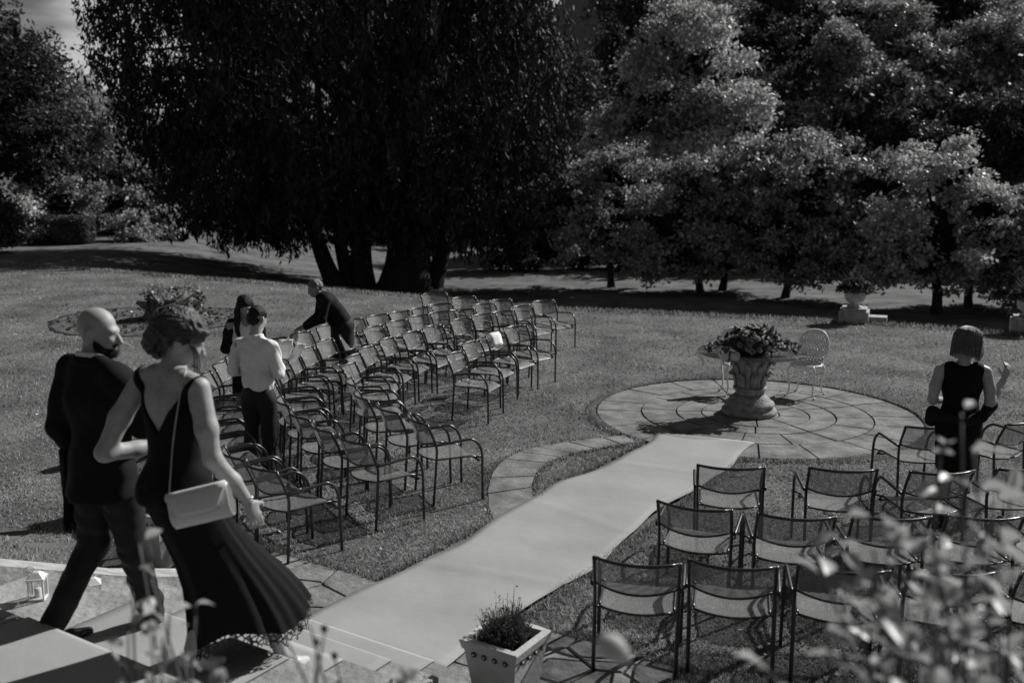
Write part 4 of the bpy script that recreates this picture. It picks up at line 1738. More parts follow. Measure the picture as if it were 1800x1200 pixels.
# a long shaded shrubbery closing the lower lawn behind the fruit trees
for k in range(13):
    pr = random.Random(700 + k)
    x = 0.5 + k * 2.9 + pr.uniform(-.5, .5)
    y = 51.5 - k * 0.35 + pr.uniform(-.6, .6)
    gz = float(ground_z(x, y))
    h = pr.uniform(1.7, 2.6)
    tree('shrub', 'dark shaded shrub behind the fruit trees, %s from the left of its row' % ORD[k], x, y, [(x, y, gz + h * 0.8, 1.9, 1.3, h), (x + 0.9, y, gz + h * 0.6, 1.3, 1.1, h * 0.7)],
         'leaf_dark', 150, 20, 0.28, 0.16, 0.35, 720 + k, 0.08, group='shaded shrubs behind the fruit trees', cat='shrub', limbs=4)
for k in range(7):
    pr = random.Random(800 + k)
    x = -27 + k * 4.3 + pr.uniform(-.6, .6)
    y = 74 + pr.uniform(-1, 1)
    gz = float(ground_z(x, y))
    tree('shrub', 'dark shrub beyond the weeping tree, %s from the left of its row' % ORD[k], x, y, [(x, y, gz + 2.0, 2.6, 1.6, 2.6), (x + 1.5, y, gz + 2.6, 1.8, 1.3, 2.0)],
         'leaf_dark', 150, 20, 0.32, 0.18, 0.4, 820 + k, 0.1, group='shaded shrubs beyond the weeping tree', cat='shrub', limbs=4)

# ------------------------------------------------------------------ grass


def in_poly(x, y, P):
    ins = np.zeros(len(x), bool)
    j = len(P) - 1
    for i in range(len(P)):
        xi, yi = P[i]
        xj, yj = P[j]
        c = ((yi > y) != (yj > y)) & (x < (xj - xi) * (y - yi) / (yj - yi + 1e-12) + xi)
        ins ^= c
        j = i
    return ins


PATH_POLY = [(1.30, 11.20), (0.72, 10.98), (0.19, 10.65), (-0.08, 10.25), (-0.2, 9.8), (-0.24, 9.1), (-0.17, 8.4), (0.1, 7.8), (0.6, 7.35), (0.9, 8.35), (0.5, 8.6), (0.25, 8.93), (0.2, 9.3), (0.26, 9.8), (0.38, 10.1), (0.62, 10.42), (1.0, 10.68), (1.42, 10.9)]


def off_grass(x, y):
    s = -((x - O0[0]) * SDIR[0] + (y - O0[1]) * SDIR[1])
    t = (x - O0[0]) * NDIR[0] + (y - O0[1]) * NDIR[1]
    bad = np.hypot(x - PC[0], y - PC[1]) < PR + 0.02
    bad |= in_poly(x, y, PATH_POLY)
    bad |= (s > FLAG[0]) & (s < 0.1) & (t > FLAG[2]) & (t < FLAG[3])
    bad |= (s > -0.1) & (t > ST_L - 0.28) & (t < ST_R + 0.02)
    d = np.maximum(-s, 0)
    bad |= (s < 0.1) & (s > -6.1) & (t > -1.235 + 0.012 * d) & (t < 0.012 - 0.012 * d)
    bad |= (np.abs(np.hypot(x + 7.3, y - 20.0) - 2.02) < 0.07) | (np.hypot(x + 6.95, y - 20.25) < 0.6)
    bad |= (s > 2.9)
    return bad


def build_grass():
    rng = np.random.default_rng(61)
    n = 720000
    # even on the picture: density falls with distance
    y = 1 / rng.uniform(1 / 33.0, 1 / 4.2, n)
    x = rng.uniform(-1, 1, n) * (0.60 * y + 1.2)
    ok = ~off_grass(x, y)
    x, y = x[ok], y[ok]
    # clumpy sward
    cl = np.sin(x * 7.1 + 2 * np.sin(y * 3.3)) * np.sin(y * 6.3 + 2 * np.sin(x * 4.1))
    keep = rng.uniform(0, 1, len(x)) < 0.72 + 0.28 * cl
    x, y = x[keep], y[keep]
    n = len(x)
    h = rng.uniform(0.012, 0.032, n) * (1 + 0.25 * np.sin(x * 3.7 + y * 2.9)) * (1 + 0.02 * y)
    w = rng.uniform(0.0028, 0.0055, n) * (0.55 + y / 9.5)
    a = rng.uniform(0, 2 * PI, n)
    ln = rng.normal(size=(n, 2)) * 0.018 * (1 + y[:, None] / 25)
    z = ground_z(x, y) - 0.003
    B = np.stack([x, y, z], 1)
    D = np.stack([np.cos(a) * w, np.sin(a) * w, np.zeros(n)], 1)
    T = B + np.stack([ln[:, 0], ln[:, 1], h], 1)
    V = np.stack([B - D, B + D, T], 1).reshape(-1, 3)
    o = obj('grass', np_mesh('grass', V, 3), 'grass')
    tag(o, 'short mown grass blades of the lawn', 'grass', None, 'stuff')
    # shaggy rims: round the patio, along path and flags, the carpet and the terrace edge
    P = []
    k = 5200
    a = rng.uniform(0, 2 * PI, k)
    r = PR + 0.025 + rng.exponential(0.04, k)
    P.append(np.stack([PC[0] + r * np.cos(a), PC[1] + r * np.sin(a)], 1))
    pp = np.array(PATH_POLY)
    for i in range(len(pp)):
        if i in (8, 17):
            continue
        A_, B_ = pp[i], pp[(i + 1) % len(pp)]
        q = rng.uniform(0, 1, (130, 1))
        P.append(A_ + (B_ - A_) * q + rng.normal(size=(130, 2)) * 0.03)
    t = rng.uniform(FLAG[2] - .1, FLAG[3] + .1, 1500)
    s = FLAG[0] - rng.exponential(0.04, 1500)
    P.append(np.stack([O0[0] - s * SDIR[0] + t * NDIR[0], O0[1] - s * SDIR[1] + t * NDIR[1]], 1))
    s = rng.uniform(-5.9, -0.9, 5200)
    t = np.where(rng.uniform(0, 1, 5200) < 0.5, -1.25 + 0.012 * -s - rng.exponential(0.03, 5200), 0.02 - 0.012 * -s + rng.exponential(0.03, 5200))
    P.append(np.stack([O0[0] - s * SDIR[0] + t * NDIR[0], O0[1] - s * SDIR[1] + t * NDIR[1]], 1))
    xe = rng.uniform(-20, 13, 9000)
    ye = np.interp(xe, EX, EY) + rng.normal(size=9000) * 0.16
    P.append(np.stack([xe, ye], 1))
    P = np.concatenate(P)
    bad = off_grass(P[:, 0], P[:, 1])
    P = P[~bad]
    n = len(P)
    far = P[:, 1] > 16
    h = rng.uniform(0.03, 0.065, n) * np.where(far, 1.5, 1)
    w = rng.uniform(0.003, 0.006, n) * (0.6 + P[:, 1] / 9)
    a = rng.uniform(0, 2 * PI, n)
    B = np.stack([P[:, 0], P[:, 1], ground_z(P[:, 0], P[:, 1])], 1)
    D = np.stack([np.cos(a) * w, np.sin(a) * w, np.zeros(n)], 1)
    T = B + np.concatenate([rng.normal(size=(n, 2)) * 0.025, h[:, None]], 1)
    o = obj('grass_fringe', np_mesh('grass_fringe', np.stack([B - D, B + D, T], 1).reshape(-1, 3), 3), 'grass')
    tag(o, 'longer uncut grass along the edges of paving and terrace', 'grass', None, 'stuff')
    # petals and fallen leaves
    n = 420
    y = 1 / rng.uniform(1 / 24.0, 1 / 5.0, n)
    x = rng.uniform(-1, 1, n) * 0.58 * y
    ok = ~off_grass(x, y)
    x, y = x[ok], y[ok]
    pts = np.stack([x, y, ground_z(x, y) + 0.035], 1)
    o = leaf_cloud('fallen_leaves', 'litter', None, pts, 0.034, 0.022, 62, 0.1)
    tag(o, 'small pale petals and dry leaves scattered on the grass', 'leaves', None, 'stuff')


build_grass()

# ------------------------------------------------------------------ figures: one smooth surface grown from capsules and ellipsoids


class Field:
    def __init__(s, k=0.03):
        s.p = []
        s.k = k
        s.cuts = []

    def cap(s, a, b, ra, rb, sx=None, k=None):
        s.p.append(('c', np.array(a, float), np.array(b, float), ra, rb, k))
        return s

    def chain(s, pts, rs, k=None):
        for i in range(len(pts) - 1):
            s.cap(pts[i], pts[i + 1], rs[i], rs[i + 1], None, k)
        return s

    def ell(s, c, r, M=None, k=None):
        s.p.append(('e', np.array(c, float), np.array(r, float), np.array(M.to_3x3()) if M is not None else np.eye(3), None, k))
        return s

    def cut(s, fn):
        s.cuts.append(fn)
        return s

    def mesh(s, name, h=0.01):
        lo, hi = np.full(3, 1e9), np.full(3, -1e9)
        for q in s.p:
            if q[0] == 'c':
                r = max(q[3], q[4])
                lo = np.minimum(lo, np.minimum(q[1], q[2]) - r)
                hi = np.maximum(hi, np.maximum(q[1], q[2]) + r)
            else:
                r = q[2].max()
                lo = np.minimum(lo, q[1] - r)
                hi = np.maximum(hi, q[1] + r)
        lo -= 4 * h
        hi += 4 * h
        n = np.ceil((hi - lo) / h).astype(int) + 1
        F = np.full(n, 1.0, np.float32)
        ax = [lo[i] + np.arange(n[i]) * h for i in range(3)]
        for q in s.p:
            k = q[5] if q[5] is not None else s.k
            mg = k + 3 * h
            if q[0] == 'c':
                r = max(q[3], q[4])
                a, b = np.minimum(q[1], q[2]) - r - mg, np.maximum(q[1], q[2]) + r + mg
            else:
                r = q[2].max()
                a, b = q[1] - r - mg, q[1] + r + mg
            i0 = np.maximum(np.floor((a - lo) / h).astype(int), 0)
            i1 = np.minimum(np.ceil((b - lo) / h).astype(int) + 1, n)
            X = ax[0][i0[0]:i1[0]][:, None, None]
            Y = ax[1][i0[1]:i1[1]][None, :, None]
            Z = ax[2][i0[2]:i1[2]][None, None, :]
            if q[0] == 'c':
                d = q[2] - q[1]
                L2 = max((d * d).sum(), 1e-12)
                t = np.clip(((X - q[1][0]) * d[0] + (Y - q[1][1]) * d[1] + (Z - q[1][2]) * d[2]) / L2, 0, 1)
                D = np.sqrt((X - q[1][0] - t * d[0]) ** 2 + (Y - q[1][1] - t * d[1]) ** 2 + (Z - q[1][2] - t * d[2]) ** 2) - (q[3] + (q[4] - q[3]) * t)
            else:
                M = q[3].T
                x, y, z = X - q[1][0], Y - q[1][1], Z - q[1][2]
                u = M[0, 0] * x + M[0, 1] * y + M[0, 2] * z
                v = M[1, 0] * x + M[1, 1] * y + M[1, 2] * z
                w = M[2, 0] * x + M[2, 1] * y + M[2, 2] * z
                r = q[2]
                k0 = np.sqrt((u / r[0]) ** 2 + (v / r[1]) ** 2 + (w / r[2]) ** 2)
                k1 = np.sqrt((u / r[0] ** 2) ** 2 + (v / r[1] ** 2) ** 2 + (w / r[2] ** 2) ** 2) + 1e-9
                D = k0 * (k0 - 1) / k1
            S = F[i0[0]:i1[0], i0[1]:i1[1], i0[2]:i1[2]]
            hh = np.clip(0.5 + 0.5 * (S - D) / k, 0, 1)
            S[...] = S * (1 - hh) + D * hh - k * hh * (1 - hh)
        for fn in s.cuts:
            F = np.maximum(F, fn(ax[0][:, None, None], ax[1][None, :, None], ax[2][None, None, :])).astype(np.float32)
        return surface_nets(name, F, lo, h)


def surface_nets(name, F, lo, h):
    S = F < 0
    n = np.array(F.shape)
    c = n - 1
    cnt = np.zeros(c, np.int8)
    for dx in (0, 1):
        for dy in (0, 1):
            for dz in (0, 1):
                cnt += S[dx:dx + c[0], dy:dy + c[1], dz:dz + c[2]]
    act = (cnt > 0) & (cnt < 8)
    idx = np.full(c, -1, np.int32)
    I = np.argwhere(act)
    idx[act] = np.arange(len(I))
    acc = np.zeros((len(I), 3))
    num = np.zeros(len(I))
    corners = [(a, b, d) for a in (0, 1) for b in (0, 1) for d in (0, 1)]
    val = {cc: F[I[:, 0] + cc[0], I[:, 1] + cc[1], I[:, 2] + cc[2]] for cc in corners}
    for a in corners:
        for axis in range(3):
            if a[axis] == 0:
                b = list(a)
                b[axis] = 1
                b = tuple(b)
                va, vb = val[a], val[b]
                m = (va < 0) != (vb < 0)
                t = np.where(m, va / (va - vb + 1e-20), 0)
                p = np.repeat(np.array(a, float)[None], len(I), 0)
                p[:, axis] += t
                acc[m] += p[m]
                num[m] += 1
    V = lo + (I + acc / num[:, None]) * h
    quads = []
    for axis in range(3):
        o1, o2 = [(1, 2), (2, 0), (0, 1)][axis]
        sl0 = [slice(None)] * 3
        sl1 = [slice(None)] * 3
        sl0[axis] = slice(0, -1)
        sl1[axis] = slice(1, None)
        A, B = S[tuple(sl0)], S[tuple(sl1)]
        E = np.argwhere(A != B)
        E = E[(E[:, o1] > 0) & (E[:, o2] > 0) & (E[:, o1] < n[o1] - 1) & (E[:, o2] < n[o2] - 1)]
        flip = A[E[:, 0], E[:, 1], E[:, 2]]
        q = []
        for d1, d2 in ((-1, -1), (0, -1), (0, 0), (-1, 0)):
            e = E.copy()
            e[:, o1] += d1
            e[:, o2] += d2
            q.append(idx[e[:, 0], e[:, 1], e[:, 2]])
        q = np.stack(q, 1)
        q[~flip] = q[~flip][:, ::-1]
        quads.append(q)
    Q = np.concatenate(quads)
    # gentle relaxation
    for _ in range(2):
        s_ = np.zeros_like(V)
        k_ = np.zeros(len(V))
        for i in range(4):
            j = (i + 1) % 4
            np.add.at(s_, Q[:, i], V[Q[:, j]])
            np.add.at(s_, Q[:, j], V[Q[:, i]])
            np.add.at(k_, Q[:, i], 1)
            np.add.at(k_, Q[:, j], 1)
        V = V * 0.6 + 0.4 * s_ / np.maximum(k_, 1)[:, None]
    return V, Q


def figure_part(name, field, m_, parent, h=0.01, disp=None):
    V, Q = field.mesh(name, h)
    if disp is not None:
        V = disp(V)
    return obj(name, np_mesh_idx(name, V, Q), m_, parent)


def head(f, c, M, s=1.0, ears=True, k=0.018):
    """c: centre of the skull; M: rotation, the face looks along local +y"""
    c = Vector(c)

    def P(x, y, z):
        return tuple(c + M @ (Vector((x, y, z)) * s))
    M4 = M.to_4x4()
    f.ell(P(0, -0.018, 0.028), (0.075 * s, 0.093 * s, 0.088 * s), M4, k)
    f.ell(P(0, 0.03, -0.03), (0.060 * s, 0.064 * s, 0.082 * s), M4, k)
    f.ell(P(0, 0.052, -0.092), (0.036 * s, 0.034 * s, 0.028 * s), M4, k)
    f.ell(P(0, 0.068, 0.018), (0.048 * s, 0.026 * s, 0.02 * s), M4, 0.012)
    f.cap(P(0, 0.09, 0.006), P(0, 0.112, -0.033), 0.008 * s, 0.0135 * s, None, 0.008)
    for sx in (-1, 1):
        f.ell(P(sx * 0.03, 0.07, -0.022), (0.024 * s, 0.02 * s, 0.018 * s), M4, 0.01)
        f.ell(P(sx * 0.011, 0.1, -0.037), (0.009 * s, 0.01 * s, 0.007 * s), M4, 0.005)
    f.ell(P(0, 0.088, -0.062), (0.024 * s, 0.012 * s, 0.006 * s), M4, 0.006)
    f.ell(P(0, 0.087, -0.073), (0.021 * s, 0.012 * s, 0.007 * s), M4, 0.006)
    if ears:
        for sx in (-1, 1):
            E = (M @ Matrix.Rotation(sx * 0.35, 3, 'Z') @ Matrix.Rotation(-0.25, 3, 'X')).to_4x4()
            f.ell(P(sx * 0.08, -0.01, -0.012), (0.010 * s, 0.022 * s, 0.035 * s), E, 0.004)
            f.ell(P(sx * 0.09, -0.018, 0.0), (0.007 * s, 0.019 * s, 0.027 * s), E, 0.003)
    return P


def hand(f, w, d, nrm, side, s=1.0, curl=0.5):
    """w wrist, d the way the hand points, nrm palm side, side=+1 thumb towards d x nrm"""
    w, d, nrm = Vector(w), Vector(d).normalized(), Vector(nrm)
    nrm = (nrm - d * nrm.dot(d)).normalized()
    lat = d.cross(nrm).normalized() * side
    M = Matrix((lat, nrm, d)).transposed().to_4x4()
    f.ell(tuple(w + d * 0.048 * s), (0.039 * s, 0.016 * s, 0.052 * s), M, 0.012)
    for i, (o_, L) in enumerate(((0.03, 0.072), (0.0105, 0.082), (-0.0095, 0.076), (-0.029, 0.06))):
        b = w + d * 0.085 * s + lat * o_ * s
        p = b
        dr = d.copy()
        pts, rs = [tuple(b)], [0.0095 * s]
        for j in range(3):
            dr = (dr * math.cos(curl * 0.6) + nrm * math.sin(curl * 0.6)).normalized() if j else (d * math.cos(curl * 0.4) + nrm * math.sin(curl * 0.4)).normalized()
            dr = dr
            p = p + dr * L * s * (0.45, 0.32, 0.23)[j]
            pts.append(tuple(p))
            rs.append((0.0092, 0.0082, 0.007)[j] * s)
        f.chain(pts, rs, 0.004)
    b = w + d * 0.025 * s + lat * 0.03 * s
    q = b + (d * 0.6 + lat * 0.75 + nrm * 0.3).normalized() * 0.045 * s
    e = q + (d * 0.9 + lat * 0.2 + nrm * 0.35).normalized() * 0.03 * s
    f.chain([tuple(b), tuple(q), tuple(e)], [0.014 * s, 0.0105 * s, 0.008 * s], 0.008)


def folds(amp, fx, fz, ph=0.0):
    def g(V):
        n = V.copy()
        a = np.arctan2(V[:, 1] - V[:, 1].mean(), V[:, 0] - V[:, 0].mean())
        w = amp * (np.sin(a * fx + V[:, 2] * fz + ph) * 0.6 + np.sin(a * fx * 1.7 - V[:, 2] * fz * 1.6 + 1.3 + ph) * 0.4)
        rr = np.hypot(V[:, 0] - V[:, 0].mean(), V[:, 1] - V[:, 1].mean()) + 1e-6
        n[:, 0] += (V[:, 0] - V[:, 0].mean()) / rr * w
        n[:, 1] += (V[:, 1] - V[:, 1].mean()) / rr * w
        return n
    return g


def cloth_noise(amp, sc, seed=0):
    rg = np.random.default_rng(seed)
    K = rg.normal(size=(9, 3)) * sc
    ph = rg.uniform(0, 6.28, 9)
    D = rg.normal(size=(9, 3))

    def g(V):
        o = V.copy()
        for k in range(9):
            o += (np.sin(V @ K[k] + ph[k]) * amp / 4)[:, None] * D[k][None] * np.array([1, 1, 0.4])
        return o
    return g


def rotz(a):
    return Matrix.Rotation(R(a), 3, 'Z')


WALK = -math.atan2(SDIR[0], SDIR[1])     # yaw of someone walking down the steps


def shoe(name, m_, root, ankle, toe_dir, h=0.008):
    a = Vector(ankle)
    d = Vector(toe_dir).normalized()
    f = Field(0.02)
    f.chain([tuple(a + Vector((0, 0, -0.02))), tuple(a - d * 0.04 + Vector((0, 0, -0.065)))], [0.045, 0.042])
    f.chain([tuple(a - d * 0.04 + Vector((0, 0, -0.07))), tuple(a + d * 0.10 + Vector((0, 0, -0.075))), tuple(a + d * 0.2 + Vector((0, 0, -0.085)))], [0.036, 0.04, 0.026])
    zf = a.z - 0.105
    f.cut(lambda X, Y, Z: (zf - Z) + 0 * X + 0 * Y)
    figure_part(name, f, m_, root, h)


# ---- the bald man in the dark suit
def build_man():
    x, y = stw(1.44, -1.0)
    root = empty('person', (x, y, 0.67), WALK, 'bald bearded man in a dark suit walking down the steps', 'person')
    Mh = rotz(-62) @ Matrix.Rotation(R(-10), 3, 'X')
    hc = (0.01, 0.03, 1.605)
    b = Field(0.03)
    head(b, hc, Mh, 1.03)
    b.cap((0, -0.02, 1.42), (0.005, 0.005, 1.545), 0.062, 0.058)
    b.ell((0, 0, 1.22), (0.16, 0.1, 0.24))
    b.ell((0, 0, 0.93), (0.12, 0.08, 0.12))
    b.cap((-0.15, 0, 1.39), (0.15, 0, 1.39), 0.055, 0.055)
    b.chain([(-0.19, 0, 1.37), (-0.23, -0.05, 1.1), (-0.22, 0.05, 0.86)], [0.05, 0.042, 0.03])
    b.chain([(0.19, 0, 1.37), (0.235, 0.09, 1.13), (0.1, 0.28, 1.04)], [0.05, 0.042, 0.03])
    b.chain([(-0.09, -0.01, 0.82), (-0.095, -0.02, 0.48), (-0.09, -0.2, 0.24), (-0.09, -0.31, 0.1)], [0.06, 0.042, 0.04, 0.03])
    b.chain([(0.09, 0.01, 0.82), (0.085, 0.1, 0.42), (0.09, 0.15, 0.12), (0.09, 0.19, -0.09)], [0.06, 0.042, 0.04, 0.03])
    hand(b, (-0.22, 0.06, 0.85), (0, 0.2, -1), (1, 0.1, 0), -1, 1.0, 0.7)
    hand(b, (0.09, 0.29, 1.04), (-0.8, 0.5, -0.1), (0, -0.4, -1), 1, 1.0, 0.6)
    figure_part('body', b, 'skin', root, 0.0075)
    # beard hugging the jaw
    f = Field(0.012)
    P = head(Field(), hc, Mh, 1.03)
    Q = Mh.to_4x4()
    f.ell(P(0, 0.057, -0.09), (0.046, 0.043, 0.037), Q)
    for sx in (-1, 1):
        f.chain([P(sx * 0.066, 0.002, -0.028), P(sx * 0.06, 0.028, -0.062), P(sx * 0.036, 0.058, -0.092)], [0.010, 0.02, 0.026])
    f.cap(P(-0.022, 0.09, -0.052), P(0.022, 0.09, -0.052), 0.008, 0.008)
    V, Q_ = f.mesh('beard', 0.006)
    bo = obj('beard', np_mesh_idx('beard', V, Q_), 'beard', root)
    rg = np.random.default_rng(3)
    n_ = 5200
    b0 = V[rg.integers(0, len(V), n_)] + rg.normal(size=(n_, 3)) * 0.004
    c0 = np.array(hc)
    od = b0 - c0
    od /= np.linalg.norm(od, axis=1, keepdims=True)
    tp = b0 + od * rg.uniform(0.002, 0.009, (n_, 1)) + rg.normal(size=(n_, 3)) * 0.004 + np.array([0, 0, -0.003])
    sd_ = np.cross(od, rg.normal(size=(n_, 3)))
    sd_ = sd_ / np.linalg.norm(sd_, axis=1, keepdims=True) * 0.0006
    tag(obj('beard_hair', np_mesh('beard_hair', np.stack([b0 - sd_, b0 + sd_, tp], 1).reshape(-1, 3), 3), 'beard', bo), kind='stuff')
    # shirt collar
    f = Field(0.01)
    f.chain([(0.074 * math.sin(a), -0.006 + 0.074 * math.cos(a), 1.49 + 0.016 * math.cos(a + PI)) for a in [k * PI / 8 for k in range(17)]], [0.012] * 17)
    figure_part('shirt_collar', f, 'shirt', root, 0.007)
    # jacket
    f = Field(0.05)
    f.ell((0, -0.005, 1.24), (0.215, 0.14, 0.22))
    f.cap((-0.175, -0.015, 1.405), (0.175, -0.015, 1.405), 0.074, 0.074)
    f.cap((-0.06, -0.025, 1.45), (0.06, -0.025, 1.45), 0.052, 0.052)
    f.ell((0, 0, 1.06), (0.175, 0.125, 0.2))
    f.ell((0, -0.01, 0.9), (0.2, 0.15, 0.2))
    f.ell((0, -0.01, 0.78), (0.205, 0.16, 0.14))
    f.chain([(-0.195, -0.01, 1.385), (-0.245, -0.06, 1.1), (-0.24, 0.035, 0.88)], [0.073, 0.062, 0.05], 0.02)
    f.chain([(0.2, -0.01, 1.385), (0.245, 0.075, 1.14), (0.12, 0.26, 1.05)], [0.075, 0.062, 0.05], 0.02)
    f.cut(lambda X, Y, Z: (0.755 + 0.03 * X - Z) + 0 * Y)
    f.cut(lambda X, Y, Z: 0.07 - np.sqrt((X / 1.0) ** 2 + ((Y + 0.005) / 1.0) ** 2 + ((Z - 1.53) / 1.0) ** 2))
    figure_part('jacket', f, 'suit', root, 0.009, lambda V: cloth_noise(0.003, 26, 23)(cloth_noise(0.012, 12, 3)(V)))
    f = Field(0.012)
    f.chain([(0.078 * math.sin(a), -0.018 + 0.07 * math.cos(a), 1.45 + 0.02 * math.cos(a + PI)) for a in [PI * 0.3 + k * PI * 1.4 / 12 for k in range(13)]], [0.02] * 13)
    figure_part('jacket_collar', f, 'suit', root, 0.008)
    # trousers
    f = Field(0.04)
    f.ell((0, -0.01, 0.86), (0.175, 0.135, 0.13))
    f.chain([(-0.09, -0.01, 0.82), (-0.095, -0.02, 0.48), (-0.09, -0.2, 0.24), (-0.09, -0.31, 0.115)], [0.105, 0.076, 0.064, 0.056], 0.03)
    f.chain([(0.09, 0.01, 0.82), (0.085, 0.1, 0.42), (0.09, 0.15, 0.12), (0.09, 0.19, -0.085)], [0.105, 0.078, 0.062, 0.055], 0.03)
    figure_part('trousers', f, 'trouser', root, 0.009, lambda V: cloth_noise(0.004, 40, 24)(cloth_noise(0.009, 14, 5)(V)))
    shoe('shoe', 'shoe_black', root, (-0.09, -0.3, 0.105), (0.05, 1, 0))
    shoe('shoe', 'shoe_black', root, (0.09, 0.21, -0.075), (0.1, 1, 0))
    # shawl over his arm
    sh = empty('shawl', root.matrix_basis @ Vector((-0.24, 0.03, 0.95)), WALK, 'dark fringed shawl hanging over the bald man\'s left arm', 'shawl')
    m = MB()
    rings = []
    for i in range(10):
        fz = i / 9
        ring = []
        for k in range(28):
            a = 2 * PI * k / 28
            rx = 0.05 + 0.02 * fz
            ry = 0.10 + 0.05 * fz
            w = 1 + 0.16 * math.sin(a * 5 + fz * 2) * (0.3 + fz)
            ring.append((0.035 * fz + rx * w * math.cos(a), -0.01 + 0.03 * fz + ry * w * math.sin(a), 0.02 - 0.42 * fz - 0.05 * math.sin(a) * fz))
        rings.append(ring)
    m.rings(rings)
    m.build('cloth', 'dress', sh)
    m = MB()
    pr = random.Random(6)
    for k in range(90):
        a = 2 * PI * k / 90
        p = Vector((0.035 + 0.068 * math.cos(a), 0.02 + 0.148 * math.sin(a), -0.39 - 0.05 * math.sin(a)))
        q = p + Vector((pr.uniform(-.015, .015), pr.uniform(-.015, .015), -pr.uniform(0.06, 0.1)))
        m.tube([p, (p + q) / 2 + Vector((0.004, 0, 0)), q], [0.003, 0.0025, 0.0015], 4)
    m.build('fringe', 'dress', sh)


build_man()


def curl(m, c, r, n, rng, th=0.012, ax=None):
    ax = ax or Vector((rng.uniform(-1, 1), rng.uniform(-1, 1), rng.uniform(-1, 1))).normalized()
    u, v = frame_of(ax)
    pts = []
    for i in range(n):
        a = i / (n - 1) * rng.uniform(3.6, 6.4)
        pts.append(Vector(c) + (u * math.cos(a) + v * math.sin(a)) * r * (1 - 0.35 * i / n) + ax * (i / n - 0.5) * r)
    m.tube(pts, [th * (0.5 + math.sin(PI * min(0.08 + i / n, 1)) * 0.7) for i in range(n)], 6)


